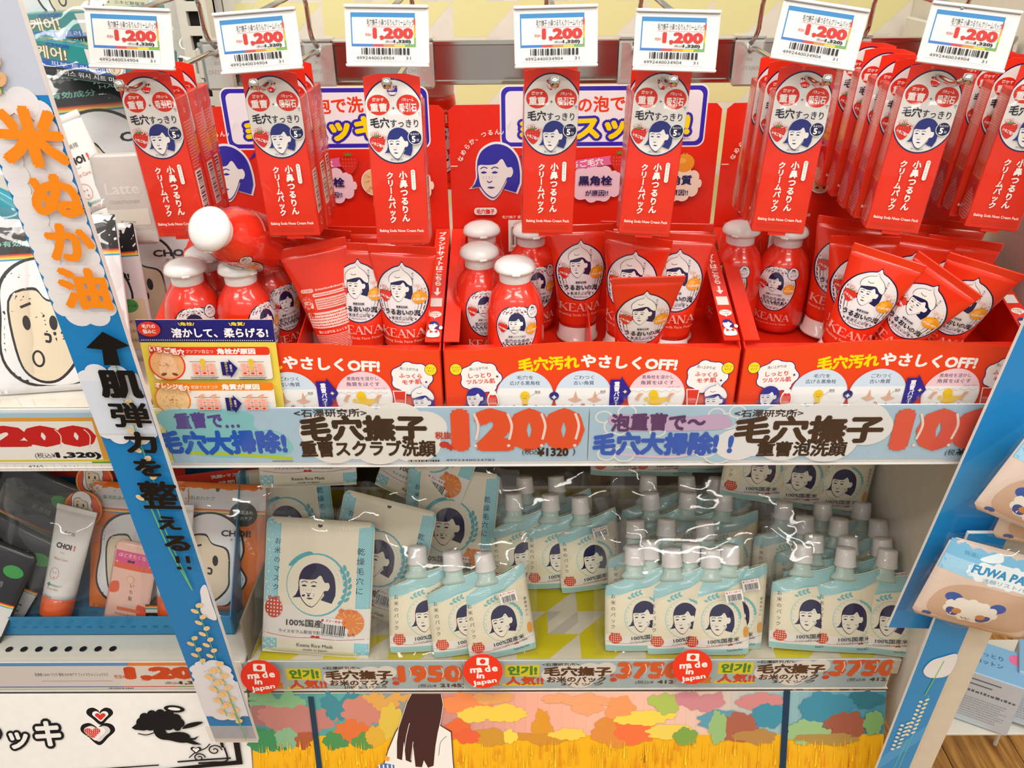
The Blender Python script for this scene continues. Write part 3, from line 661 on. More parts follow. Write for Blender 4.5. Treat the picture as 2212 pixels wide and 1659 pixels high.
# ------------------------------------------------------------ bottles
def brad(z):
    P = [(0, .021), (.002, .0245), (.007, .0275), (.015, .0288), (.062, .0292), (.076, .0272), (.088, .0222), (.096, .0165), (.101, .0150), (.106, .0150)]
    return float(np.interp(z, [p[0] for p in P], [p[1] for p in P]))
RZ = np.array([0, .004, .010, .018, .062, .070, .078, .086, .093, .099, .106]); RR = np.array([brad(z) for z in RZ])
def bottle_art():
    a = Art(.02); a.blob([(-22, 54), (-21, 68), (-14, 78), (0, 82), (14, 78), (21, 68), (22, 54), (17, 40), (8, 31.5), (0, 30), (-8, 31.5), (-17, 40)], '16163e'); a.blob([(-20.8, 54), (-19.8, 67.4), (-13.4, 77), (0, 80.8), (13.4, 77), (19.8, 67.4), (20.8, 54), (16, 40.8), (7.6, 32.8), (0, 31.2), (-7.6, 32.8), (-16, 40.8)], 'e8e4e6')
    a.ell(18, 74, 7, 7, '16163e'); a.ell(18, 74, 6.2, 6.2, 'e8e4e6'); a.text('パウダー', 18, 75.6, col='1c1c3c', w=9.6, h=2.6, rot=8, bold=.01); a.text('タイプ', 18, 72, col='1c1c3c', w=7.4, h=2.6, rot=8, bold=.01)
    a.text('毛穴撫子', -1, 77.5, col='1c1c3c', w=11, h=1.9)
    head(a, -1, 64, 22, '201c50'); strawberry(a, -14.5, 59, 10.5, 'いちご毛穴'); a.otext('ブツブツ', -15, 65, 'ffffff', 'd8281c', w=9, h=2.6, rot=-15); orange(a, 14.5, 57, 12, 'オレンジ毛穴'); a.otext('ボコボコ', 14, 64.5, 'ffffff', 'e88030', w=9, h=2.6, rot=-10)
    a.text('重曹スクラブ洗顔', 0, 50, col='3a2048', w=17, h=2.3, bold=.02); a.text('毛穴のための', 0, 45.4, col='1c1c3c', w=24, h=4.3, bold=.02); a.text('しっとり洗顔料', 0, 39.9, col='1c1c3c', w=24, h=4.1, bold=.02); a.small(-7, 34.5, 7, 36, 1, '6a4060')
    keana(a, -19, 19, 39, 'f3b0a6'); a.text('Baking Soda Scrub Wash', 0, 15, col='f3b0a6', w=34, h=2.6)
    return a
def side_small():
    a = Art(.02); a.small(-13, 12, 13, 60, 20, 'f3a79a', seed=5); a.rect(-13, 64, 13, 67, 'f3a79a'); return a
def make_bottle(label):
    t = thing('powder_bottle', label, 'bottle', group='red powder bottles with domed white caps')
    prof = [(0, .0012), (.016, .0008), (.021, 0), (.0245, .002), (.0275, .007), (.0288, .014)]+[(.0292, z) for z in (.03, .05, .062)]+[(.0285, .069), (.0272, .0755), (.0250, .083), (.0222, .088), (.019, .0925), (.0165, .096), (.0150, .101), (.0148, .107)]
    MB().lathe(prof, 32).build('bottle_body', mat('bottle_red_plastic', 'e8301a', .22, coat=.6), t, True)
    MB().lathe([(.0152, .098), (.0156, .0995), (.0156, .108), (.0150, .1095)], 28).build('cap_collar', M_WHITE, t, True)
    MB().lathe([(.0155, .1088), (.0195, .1100), (.0207, .1115), (.0205, .1135), (.0190, .1170), (.0150, .1200), (.008, .1217), (0, .1221)], 32).box(-.004, .004, -.0215, -.018, .1098, .1125, .0008).build('cap', M_WHITE, t, True)
    def fm(off):
        def f(u, v, h):
            r = np.interp(v, RZ, RR); th = u/.0290+off; R = r+h+.0002; return S3(R*np.sin(th), -R*np.cos(th), v)
        return f
    bottle_art().build('front_label', fm(0), mat('label_gloss', attr=True, rough=.25, coat=.4), t, cell=4)
    side_small().build('back_print', fm(2.3), PAPER, t, cell=6)
    MB().lathe([(.0296, .004), (.0300, .015), (.0300, .062), (.0288, .072), (.0262, .082), (.0235, .092), (.0222, .100), (.0216, .109), (.0215, .116), (.0195, .120), (.009, .1236), (0, .1240)], 24).build('shrink_wrap', M_WRAP, t, True)
    return t
BT = [((1040, 488), 8, 'bottle at the back left corner of the middle tray'), ((1147, 490), 16, 'bottle half under the red carton at the back of the middle tray'), ((1035, 535), 14, 'bottle at the left wall of the middle tray, second from the front'), ((1112, 567), 4, 'front bottle of the middle tray with its whole round label showing'),
      ((1603, 487), -32, 'left bottle of the two in the right tray'), ((1707, 491), -30, 'right bottle of the two in the right tray'),
      ((578, 492), 40, 'bottle at the back of the left tray beside the fallen one'), ((568, 532), 50, 'bottle in the left tray just left of the turned tube'), ((440, 540), 30, 'bottle in the left tray under the fallen one'), ((388, 580), 20, 'leftmost bottle behind the yellow info card'), ((505, 580), 60, 'bottle behind the top edge of the info card, right of the leftmost one')]
b0 = None
for (p, yaw, lb) in BT:
    lb = 'red domed-cap '+lb
    if b0 is None: b0 = make_bottle(lb); o = b0
    else: o = dup(b0, lb)
    o['group'] = 'red powder bottles with domed white caps'
    P = onZ(p[0], p[1], FZ+.118); place(o, (P.x, max(.770, P.y), FZ), yaw)
o = dup(b0, 'red bottle lying on top of the others with its cap facing out'); P = onZ(470, 500, FZ+.165)
o.matrix_world = Matrix.Translation(P) @ Matrix.Rotation(math.radians(-14), 4, 'Z') @ Matrix.Rotation(math.radians(62), 4, 'X') @ Matrix.Translation((0, 0, -.10))

# ------------------------------------------------------------ tubes
TH = .124
def tw(z): return np.interp(z, [0, .018, .05, .09, TH], [.0205, .0212, .0245, .0290, .0345])
def tdp(z): return np.interp(z, [0, .018, .05, .09, .112, TH], [.0200, .0205, .0165, .0085, .0035, .0008])
def tube_art(back=False):
    a = Art(.02)
    if back:
        a.rect(-23, 84, -10, 88, 'f6cfc6', 2); a.text('毛穴撫子', -16.5, 86, col='d83020', w=10, h=2.4); a.small(-8, 84.5, 24, 88, 1, 'f6cfc6'); a.rect(-12, 79, 24, 82.5, 'f6cfc6', 1.5); a.small(-10, 79.6, 22, 82, 1, 'd83020')
        head(a, -19, 72, 12, 'f6cfc6', 'e2452e', hat=True); a.rect(-11, 66, 24, 77, 'f4b8ac', 1); a.small(-10, 67, 23, 76, 4, 'c02818'); a.rect(-22, 46, 24, 63, 'f4c8be', 1); a.small(-21, 47, 23, 62, 5, 'c8402c', seed=3); strawberry(a, -18, 60, 6)
        a.text('洗い上がりは ふっくらモチ肌', 3, 42, col='f8e0d8', w=38, h=3.2, bold=.03); a.small(-20, 22, 22, 39, 10, 'f6c8bc', seed=2); return a
    o = [(0, 101), (2.6, 97.5), (9, 95), (17.5, 88), (22.4, 77), (22.8, 66), (19, 53), (11, 44.5), (0, 41.5), (-11, 44.5), (-19, 53), (-22.8, 66), (-22.4, 77), (-17.5, 88), (-9, 95), (-2.6, 97.5)]
    a.blob([(x*1.0, y) for x, y in o], '16163e', 3); a.blob([(x*.948, 70+(y-70)*.962) for x, y in o], 'e8e4e6', 3)
    head(a, -1.5, 76.5, 25, '1c1a4c', hat=True); a.text('毛穴撫子', 9.2, 87, 1.9, '2a2a4a', vert=True, rot=0, gap=1.25)
    strawberry(a, -15, 69, 11.5, 'いちご毛穴'); a.otext('ブツ', -16.5, 78, 'ffffff', 'e03a22', w=5.6, h=2.7, rot=-12); a.otext('ブツ', -12.5, 75.4, 'ffffff', 'e03a22', w=5.6, h=2.7, rot=-12)
    orange(a, 15, 69, 13, 'デコポン毛穴'); a.otext('デコ', 13.5, 80, 'ffffff', 'e88030', w=5.6, h=2.7, rot=-10); a.otext('ポコ', 16.5, 77, 'ffffff', 'e88030', w=5.6, h=2.7, rot=-10)
    a.text('重曹泡洗顔', 0, 60.2, col='3a2048', w=10, h=2.2, bold=.03); a.text('うるおい', -5, 55.2, col='14142c', w=20, h=5.2, bold=.045); a.text('の泡', 10.5, 55.2, col='14142c', w=10.5, h=4.8, bold=.03); a.text('～乾燥毛穴対策～', 0, 49.6, col='1c1c3c', w=25, h=3.2); a.small(-7, 45.4, 7, 46.8, 1, '6a4060')
    keana(a, -19, 31.5, 39, 'f3b0a6'); a.text('Baking Soda Face Foam', 0, 27.3, col='f3b0a6', w=38, h=3.2, bold=.01)
    return a
def make_tube(label, back=False):
    t = thing('face_foam_tube', label, 'tube', group='red face foam tubes in the trays'); n = 28
    zs = list(np.linspace(.019, TH, 18)); vs = []; fs = []
    for z in zs:
        for i in range(n):
            A = 2*math.pi*i/n; vs.append((float(tw(z))*math.cos(A), float(tdp(z))*math.sin(A), z+.0015*math.cos(A*2)*0))
    for j in range(len(zs)-1):
        for i in range(n): k = (i+1) % n; fs.append((j*n+i, j*n+k, (j+1)*n+k, (j+1)*n+i))
    fs += [tuple(range(n))[::-1], tuple((len(zs)-1)*n+i for i in range(n))]
    MB().add(vs, fs).build('tube_body', mat('tube_red_plastic', 'ea3418', .25, coat=.5), t, True)
    MB().box(-.0348, .0348, -.0009, .0009, TH-.001, TH+.0075, .0006).build('crimped_seal', mat('tube_red_plastic'), t)
    MB().lathe([(0, .0003), (.0222, 0), (.0232, .001), (.0232, .0032), (.0212, .0045), (.0206, .0185), (.0200, .0192)], 30).build('cap', mat('cap_pinkish_white', 'f0dcd8', .3, coat=.4), t, True)
    def f(u, v, h):
        w_ = tw(v); d = tdp(v); s = np.clip(u/w_, -.985, .985); return S3(u, -(d*np.sqrt(1-s*s))-h-.0003, v)
    ta = tube_art(back)
    if not back: ta = Art(.02).put(ta, 0, 116-101*1.1, 1.1, sx=1.06)
    ta.build('front_label' if not back else 'back_print', f, mat('label_gloss'), t, cell=4)
    return t
TB = [((1255, 495), 4, 2, 0, 'tube right of the bottles in the middle tray, label fully in view'), ((1378, 520), -16, 6, 3, 'tube turned right behind the front tube of the middle tray'), ((1368, 490), -8, 0, 0, 'tube peeping out at the back of the middle tray, left one'),
      ((1472, 516), -6, 0, 2, 'tube second from the front at the right of the middle tray'), ((1470, 493), -4, 0, 0, 'tube at the back right of the middle tray'), ((1402, 580), 2, 0, 0, 'frontmost tube of the middle tray with the large round label'),
      ((1838, 488), -14, 0, 5, 'tube at the back left of the group in the right tray'), ((1868, 520), -4, 4, 0, 'tube with glare across its label in the right tray'), ((1918, 556), -22, 14, 9, 'tube leaning forward in the middle of the right tray'), ((2050, 576), -46, 12, 10, 'narrow sideways tube in the right tray'),
      ((1985, 523), -14, 6, 4, 'tube behind the leaning tube of the right tray'), ((2130, 566), -22, 12, 6, 'rightmost tube of the right tray'), ((1955, 494), -10, 2, 2, 'back row tube below the seventh hook in the right tray'), ((2056, 490), -12, 0, 3, 'back row tube beside the right wall of the right tray'), ((2083, 528), -14, 4, 3, 'tube behind the rightmost tube of the right tray'),
      ((772, 536), -4, 0, 1, 'tube right of the turned tube in the left tray'), ((868, 542), -6, 0, 1, 'tube at the right wall of the left tray'), ((690, 505), -10, 0, 2, 'tube with bent top at the back of the left tray'), ((780, 500), -4, 0, 0, 'tube at the back of the left tray near its middle')]
q0 = None
for (p, yaw, lean, roll, lb) in TB:
    if q0 is None: q0 = make_tube('red face foam '+lb); o = q0
    else: o = dup(q0, 'red face foam '+lb)
    P = onZ(p[0], p[1], FZ+TH+.003); rr = math.radians(roll); by = max(.779, P.y+TH*math.sin(math.radians(lean*.8))); by = min(by, .885)
    R = Matrix.Rotation(math.asin(max(-.35, min(.45, (by-P.y)/TH))), 4, 'X') @ Matrix.Rotation(rr, 4, 'Y') @ Matrix.Rotation(math.radians(yaw), 4, 'Z')
    o.matrix_world = Matrix.Translation((P.x-TH*math.sin(rr), by, FZ+.0225*abs(math.sin(rr))+.001)) @ R
o = make_tube('red tube turned to show its printed back, tipped left in the left tray', True); P = onZ(683, 577, FZ+TH); place(o, (P.x+.008, .785, FZ+.004), 8, 0, -9)
# red tubes stored upside down in the gap behind the trays
o = dup(q0, 'red tube upside down in the gap between the left and middle back cards'); P = onY(950, 350, 1.0); o.matrix_world = Matrix.Translation((P.x, 1.0, 1.345)) @ Matrix.Rotation(math.pi, 4, 'X') @ Matrix.Rotation(math.pi, 4, 'Z')
MBx = MB().box(-.03, .03, 0, .03, 0, .09, .001)
bx_ = tag(MBx.build('brown_carton', mat('kraft_carton', 'a07a4a', .6)), 'brown carton in the gap between the left and middle trays', 'box'); bx_.location = (onY(965, 400, .96).x, .95, 1.06)
a = Art(); a.bars(-26, 60, 26, 76); a.rect(-26, 50, 26, 52, '222222'); a.build('printed_bars', lambda u, v, h: S3(u, -h, v), PAPER, bx_)

# ------------------------------------------------------------ info card
ic = thing('info_card', 'yellow and navy information card standing before the left tray', 'sign')
Pl, Pr = onY(283, 652, .728), onY(600, 880, .722)
W2 = 66.5; HH = 98
MB().box(-W2/1000, W2/1000, 0, .0012, 0, HH/1000, .0002).build('card', mat('yellow_card', 'e6cf52', .4), ic)
a = Art(); a.rect(-W2, 74, W2, HH, '201e6e')
for i in range(62): a.ell(-64+i*2.1, 76.5, .55, .55, 'f0eef0', n=8)
a.ell(-54, 89, 11, 8, 'dc3420'); a.text('毛穴の', -54, 92, col='f4efe8', w=13, h=4.6, bold=.03); a.text('悩みに', -54, 86.5, col='f4efe8', w=13, h=4.6, bold=.03)
a.text('溶かして、柔らげる!', 14, 85, col='f0eef2', w=94, h=10.5, bold=.04); a.text('\\角栓/', -17, 94.5, col='f4dc30', w=16, h=4, bold=.03); a.text('\\角質/', 32, 94.5, col='f4dc30', w=16, h=4, bold=.03)
for y1, c, tt, t1, t2 in ((70, 'e2381e', 'いちご毛穴', 'ブツブツ目立つ', '角栓が原因'), (32, 'ec8420', 'オレンジ毛穴', '乾燥でカチコチ', '角質が原因')):
    a.rect(-58, y1-36, 60, y1, 'ece8e2', 4); a.rect(-58, y1-9, 60, y1, c, 3); a.text(t1, -9, y1-5, col='f4efe8', w=27, h=4); a.text(t2, 27, y1-4.8, col='f8f4ee', w=38, h=6.6, bold=.05)
    a.ell(-43, y1-19, 18, 18, c); a.ell(-43, y1-19, 16.5, 16.5, 'e8b078' if y1 > 50 else 'ecc890')
    if y1 > 50: a.blob([(-52, y1-28), (-46, y1-8), (-38, y1-8), (-33, y1-28), (-42, y1-33)], 'f0c49a'); a.ell(-48, y1-30, 3, 1.6, '7a4434', rot=.3); a.ell(-37, y1-30, 3, 1.6, '7a4434', rot=-.3)
    for i in range(70 if y1 < 50 else 40):
        A = random.uniform(0, 6.28); r = random.uniform(0, 13); a.ell(-43+r*math.cos(A), y1-19+r*math.sin(A), .55, .35, 'c07c4c', n=6)
    a.otext(tt, -40, y1-3, 'f6f0ea', c, .1, .05, w=34, h=7, rot=-8)
    for x in (-17, 31):
        for r in range(3):
            for q in range(3): a.rect(x-1+q*7.6, y1-30+r*4.6, x+6+q*7.6, y1-26+r*4.6, 'f2b8a8', 1); a.ell(x+2.5+q*7.6, y1-28+r*4.6, 2, 1.1, 'd83820' if r == 0 else 'f0a090', n=10)
        a.line([(x-3, y1-15), (x+23, y1-15)], .5, '333333')
        if y1 > 50: a.ell(x+10, y1-15, 2.6, 3.4, 'e4c02c'); a.rect(x+8.4, y1-24, x+11.6, y1-15, 'e4c02c', 1.4)
        else: a.poly([(x+1, y1-14), (x+5, y1-17), (x+8, y1-11), (x+4, y1-12)], 'e0a888'); a.poly([(x+13, y1-14), (x+17, y1-17), (x+20, y1-11), (x+16, y1-12)], 'e0a888')
        a.small(x-4, y1-35, x+24, y1-31.4, 2, '222222')
    a.poly([(11, y1-30), (11, y1-15), (19, y1-15), (19, y1-12), (27, y1-22), (19, y1-33), (19, y1-30)], '201e6e'); a.text('重曹の', 20.5, y1-22, 2.8, 'f4efe8', vert=True); a.text('角栓溶かし', 16, y1-22, 2.8, 'f0dc30', vert=True, gap=1.05)
a.build('front_print', flat(0), GLOSS, ic, clip=lambda x, y: (np.abs(x) < 66.3) & (y > .5))
place(ic, ((Pl.x+Pr.x)/2+.001, .7268, 1.066), 1.5, 2, 1)
# ------------------------------------------------------------ upper price strip (clear holder + cards)
SX, SZ = .469, .567
def strip(name, label, x0, x1, y, z0, z1):
    t = thing(name, label, 'price rail', ((x0+x1)/2, y, z0)); W = (x1-x0)/2; H = z1-z0
    MB().box(-W, W, .0022, .004, -.002, H-.004, .0004).box(-W, W, -.002, .004, -.0035, -.002, .0003).build('rail_back', M_WHITE, t)
    MB().box(-W, W, -.0035, -.003, -.003, H+.002, 0).box(-W, W, -.0035, .012, H+.002, H+.003, .0003).build('clear_cover', M_CLEAR, t); return t
strip('price_rail', 'clear price rail along the front of the upper shelf below the red trays', -.383, .542, .7205, 1.000, 1.072)
strip('price_rail', 'clear price rail at the left below the white face pouches', -1.3, -.387, .7205, 1.000, 1.072)
def X(px): return (px-1110)*SX
def Z(py): return (1000-py)*SZ
def card(label, x0, x1, z0, z1, art, y=.7195, col='a9cbe0', m=None, th=.0006, name='price_card'):
    t = tag(MB().box(x0, x1, 0, th, z0, z1, .0001).build(name, m or mat('card_'+col, col, .5), None), label, 'price card')
    t.location = (0, y, 1.003) if m is None else (0, y, 1.003)
    art.build('front_print', flat(0), PAPER, t); return t
def bigprice(a, t, cx, cy, w, h, col='e8502c', sh='f4dcd2', b=.085):
    a.text(t, cx, cy, col=col, w=w, h=h, bold=b); n = len(t)
    for i in range(n):
        x = cx-w/2+w*(i+.62)/n; a.line([(x+w*.02, cy+h*.38), (x+w*.05, cy+h*.1), (x+w*.03, cy-h*.22)], h*.05, sh, curve=True); a.ell(x+w*.025, cy-h*.36, h*.035, h*.035, sh, n=8)
a = Art(.02)
a.blob([(X(335), Z(888)), (X(520), Z(890)), (X(535), Z(925)), (X(600), Z(945)), (X(590), Z(985)), (X(400), Z(985)), (X(345), Z(940))], '86c9cf')
a.ell(X(560), Z(955), 20, 15, '74ccd0'); a.ell(X(560), Z(955), 18.5, 13.5, 'a0cbd8'); a.line([(X(375), Z(978)), (X(480), Z(982)), (X(605), Z(992))], 4, 'b4cc38')
for x, y, r in ((690, 935, 26), (760, 915, 26), (850, 910, 24), (905, 925, 22), (700, 965, 24), (800, 965, 26), (880, 960, 26), (750, 950, 28), (830, 940, 28)): a.ell(X(x), Z(y), r*1.1, r*.9, 'e6e8e4')
a.text('重曹で…', X(430), Z(908), col='5c4c96', w=66, h=20, bold=.045, jit=.05); a.text('毛穴大掃除!', X(455), Z(955), col='1e5cc0', w=134, h=30, bold=.06, jit=.05)
a.text('<石澤研究所>', X(703), Z(893), col='2a2a34', w=74, h=10, bold=.02, jit=.03); a.text('毛穴撫子', X(772), Z(926), col='241a1a', w=132, h=32, bold=.06, jit=.03); a.text('重曹スクラブ洗顔', X(778), Z(970), col='241a1a', w=142, h=21, bold=.04, jit=.04)
a.text('税抜', X(947), Z(942), col='c8302c', w=17, h=9, bold=.03); a.text('¥', X(962), Z(966), col='c8302c', w=9, h=11, bold=.03); a.ell(X(948), Z(962), 5, 4, 'c8302c')
bigprice(a, '1200', X(1112), Z(931), 138, 53); a.text('(税込', X(1140), Z(979), col='222222', w=17, h=9); a.text('¥1320', X(1190), Z(979), col='151515', w=33, h=11, bold=.04); a.text(')', X(1237), Z(979), 11, '222222')
a.small(X(560), Z(998), X(605), Z(994), 1, '555555'); a.bars(X(865), Z(999.5), X(935), Z(995)); a.text('4992440034782', X(1005), Z(996), col='333333', w=52, h=2.6)
card('light blue handwritten price card for 1200 yen, left of the two', X(337)/1000, X(1267)/1000, 0, .0665, a)
a = Art(.02)
for x, y, r in ((1300, 905, 9), (1330, 925, 14), (1318, 955, 12), (1350, 895, 10), (1545, 900, 9), (1570, 915, 12), (1590, 895, 9), (1560, 985, 16), (1530, 975, 13), (1350, 985, 12), (1310, 985, 10), (1420, 935, 9)):
    a.ell(X(x), Z(y), r, r*.85, 'e8e8e4', n=16); a.ell(X(x), Z(y), r-1.6, r*.85-1.6, 'a9cbe0', n=16)
a.blob([(X(1320), Z(900)), (X(1480), Z(905)), (X(1560), Z(900)), (X(1570), Z(930)), (X(1400), Z(935)), (X(1330), Z(930))], 'c4add0'); a.line([(X(1330), Z(985)), (X(1460), Z(992)), (X(1540), Z(975))], 3, 'dcc0d8', curve=True)
for x, y, r in ((1640, 950, 26), (1600, 965, 22), (1700, 925, 30), (1780, 920, 28), (1860, 920, 28), (1880, 930, 24), (1700, 960, 26), (1800, 960, 28), (1750, 940, 30)): a.ell(X(x), Z(y), r*1.1, r*.9, 'e4e8ea')
a.text('泡重曹で～', X(1420), Z(916), col='54366c', w=98, h=22, bold=.05, jit=.05); a.text('毛穴大掃除!!', X(1425), Z(962), col='1e5cc0', w=138, h=29, bold=.06, jit=.04)
a.text('<石澤研究所>', X(1658), Z(898), col='2a2a34', w=70, h=9, bold=.02, jit=.03); a.text('毛穴撫子', X(1752), Z(933), col='33231f', w=154, h=34, bold=.05); a.text('重曹泡洗顔', X(1745), Z(975), col='241a1a', w=94, h=19, bold=.04, jit=.04)
bigprice(a, '1000', X(2090), Z(935), 145, 52, 'e05a48'); a.text('(税込', X(2085), Z(985), col='222222', w=18, h=9); a.text('¥1100)', X(2130), Z(985), col='222222', w=36, h=10, bold=.03)
card('light blue handwritten 1000 yen card with white bubbles', X(1269)/1000, .540, 0, .0665, a)
a = Art(.02); a.rect(X(200), 0, X(335), 66, 'e8e4c8'); hound(a, X(200), 2, X(335), 64, 46, 'e2da80', 'e9e6da'); a.rect(X(225), Z(975), X(300), Z(945), 'e4deb4')
card('pale yellow patterned strip piece behind the blue and white banner', -.427, -.364, 0, .0655, a, y=.7200)
a = Art(.02); a.rect(X(-160), Z(1000), X(198), Z(900), 'e2a03c'); a.rect(X(-160), Z(1000), X(178), Z(908), 'efece6'); a.rect(X(150), Z(1000), X(198), Z(1000)+2, '6aa03c'); a.rect(X(-160), Z(996), X(190), Z(992), 'd8c838')
a.text('1,200', X(20), Z(943), col='c8201c', w=148, h=30, bold=.085)
for x in (90, 155): a.line([(X(x), Z(925)), (X(x+9), Z(940)), (X(x), Z(965))], 1.1, 'f4dcd2', curve=True)
a.text('(税込¥', X(50), Z(983), col='222222', w=22, h=8); a.text('1,320)', X(125), Z(983), col='151515', w=48, h=9, bold=.06)
card('white 1,200 yen card with orange border at the far left of the upper shelf', X(-165)/1000, X(198)/1000, -.0, .0625, a)
a = Art(.02); a.rect(X(-160), -9, X(196), -1, 'eceae4'); a.text('4765', X(20), -4, col='333333', w=16, h=3.6); a.text('2', X(87), -4, 4, '333333'); a.text('1', X(108), -4, 4, '333333')
for i in range(16): a.rect(X(-100+i*18), -9, X(-100+i*18)+.25, -1, 'b8b4aa')
t = tag(MB().box(X(-165)/1000, X(196)/1000, 0, .0006, -.010, -.0005, .0001).build('stock_slip', M_CARD), 'narrow white stock slip with digits under the 1,200 yen card', 'slip'); t.location = (0, .7193, 1.003); a.build('front_print', flat(0), PAPER, t)

# ------------------------------------------------------------ lower price strip
LX, LZ = .6545, .93
def X2(px): return (px-1110)*LX
def Z2(py): return (1490-py)*LZ
strip('price_rail', 'clear price rail along the front edge of the lower shelf', -.381, .527, .8155, .5445, .600)
strip('price_rail', 'clear price rail under the perforated shelf at lower left', -1.25, -.390, .8155, .5445, .600)
def lowcard(px0, px1, nm, price, tax, label, y0=0):
    a = Art(.02); D = px0-520; x = lambda p: X2(p+D); z = lambda p: Z2(p+y0)
    a.rect(x(607), z(1472), x(682), z(1447), 'e8dc28'); a.text('인기!', x(645), z(1459), col='2c8c3c', w=42, h=19, bold=.06)
    a.text('超', x(555), z(1486), 15, 'e86c34', bold=.05); a.text('激', x(585), z(1484), 15, 'e8862c', bold=.05); a.rect(x(602), z(1492), x(690), z(1486), 'e8d82c'); a.text('人気!!', x(650), z(1481), col='d8432c', w=54, h=18, bold=.05)
    for (X_, Y_, r) in ((710, 1468, 16), (745, 1460, 18), (790, 1462, 20), (825, 1455, 14), (770, 1478, 20)): a.ell(x(X_), z(Y_), r, r*.9, 'e8e8e2')
    a.text('<石澤研究所>', x(727), z(1446), col='3a2a24', w=52, h=6, bold=.02); a.text('毛穴撫子', x(764), z(1461), col='46261c', w=96, h=19, bold=.055, jit=.03); a.text(nm, x(762), z(1478), col='46261c', w=84, h=12, bold=.04, jit=.04); a.text('10枚入 3パック' if 'マスク' in nm else '3パック', x(775), z(1488), col='46261c', w=60, h=7, bold=.02)
    a.text('税抜', x(845), z(1470), col='d84028', w=14, h=7, bold=.02); a.ell(x(842), z(1479), 5, 4, 'd84028')
    bigprice(a, price, x(918), z(1459), 92, 34, 'e8602c', b=.06); a.text('(税込¥', x(910), z(1485), col='5a4038', w=26, h=8); a.text(tax+')', x(965), z(1485), col='4a3028', w=36, h=9, bold=.03)
    t = tag(MB().box(X2(px0)/1000, X2(px1)/1000, 0, .0006, 0, .0535, .0001).build('price_card', mat('card_low', 'a9c4cc', .5)), label, 'price card'); t.location = (0, .8147, .5455)
    a.build('front_print', flat(0), PAPER, t, clip=lambda u, v: (v > .3) & (v < 53) & (u < X2(px1)) & (u > X2(px0)))
lowcard(522, 990, 'お米のマスク', '1950', '2145', 'handwritten card for the rice masks with the price 1950', 0)
lowcard(994, 1448, 'お米のパック', '3750', '4125', 'handwritten card with the price 3750, middle of the lower rail', -6)
lowcard(1452, 1908, 'お米のパック', '3750', '4125', 'handwritten card with the price 3750 at the right end of the lower rail', -10)
def disc_art():
    a = Art(.04); a.ell(0, 0, 26.5, 26.5, 'e2341f', n=40); a.rect(-9, 10, 8, 22, 'f0ece6', 1.5); a.ell(-.5, 16, 4, 4, 'e2341f')
    a.text('made', 0, 4, col='f0ece6', w=36, h=11, bold=.04, rot=8, jit=.05); a.text('in', -3, -7, col='f0ece6', w=11, h=9, bold=.04); a.text('Japan', 3, -17.5, col='f0ece6', w=34, h=10, bold=.03, rot=12); return a
d0 = None
for px, py, lb in ((563, 1462, 'round red sign with white lettering at the left end of the lower rail'), (1043, 1449, 'round red sign with white lettering at the middle of the lower rail'), (1495, 1440, 'round red sign with white lettering right of the middle of the lower rail')):
    if d0 is None:
        d0 = thing('round_sign', lb, 'sign', group='round red signs on the lower rail'); MB().lathe([(0, 0), (.0275, 0), (.0275, .0012), (0, .0012)], 40, Matrix.Rotation(math.pi/2, 4, 'X')).build('disc', mat('disc_red', 'e2341f', .35, coat=.3), d0); disc_art().build('front_print', flat(.0012), GLOSS, d0); o = d0
    else: o = dup(d0, lb)
    P = onY(px, py, .802); place(o, P, 0, 12, 2)

# ------------------------------------------------------------ rice mask pouches
def pouch_shape(w, h, bulge, zz=None, seed=1, nx=16, nz=20, rc=.006):
    """closed soft pouch; returns verts, faces and the front surface y(x,z)"""
    rnd = random.Random(seed); ph = [rnd.uniform(0, 6) for _ in range(4)]
    def b(x, z):
        u = np.clip(np.abs(x)/(w/2), 0, 1); v = np.clip(z/h, 0, 1)
        e = (1-u**3.0)**.8*np.clip(np.sin(np.pi*np.clip((v-.03)/.94, 0, 1)), 0, 1)**.55
        return bulge*e*(1+.10*np.sin(x*90+ph[0])*np.sin(z*70+ph[1]))+.0006
    vs = []; fs = []
    for s in (-1, 1):
        for j in range(nz+1):
            z = h*j/nz
            for i in range(nx+1):
                x = -w/2+w*i/nx
                if z > h-rc: x *= 1-(rc-math.sqrt(max(0, rc*rc-(z-h+rc)**2)))/(w/2)*1.0
                if z < rc: x *= 1-(rc-math.sqrt(max(0, rc*rc-(rc-z)**2)))/(w/2)
                y = float(b(np.float64(x), np.float64(z))); vs.append((x, s*y*(1 if s < 0 else .6), z))
    M = (nx+1)*(nz+1)
    for j in range(nz):
        for i in range(nx):
            a_ = j*(nx+1)+i; fs.append((a_, a_+1, a_+nx+2, a_+nx+1)); fs.append((M+a_, M+a_+nx+1, M+a_+nx+2, M+a_+1))
    for j in range(nz):
        a_ = j*(nx+1); fs.append((a_, a_+nx+1, M+a_+nx+1, M+a_)); a_ += nx; fs.append((a_, M+a_, M+a_+nx+1, a_+nx+1))
    for i in range(nx): fs.append((i, M+i, M+i+1, i+1)); a_ = nz*(nx+1)+i; fs.append((a_, a_+1, M+a_+1, M+a_))
    return vs, fs, (lambda u, v, h_: S3(u, -b(u, v)-h_, v))
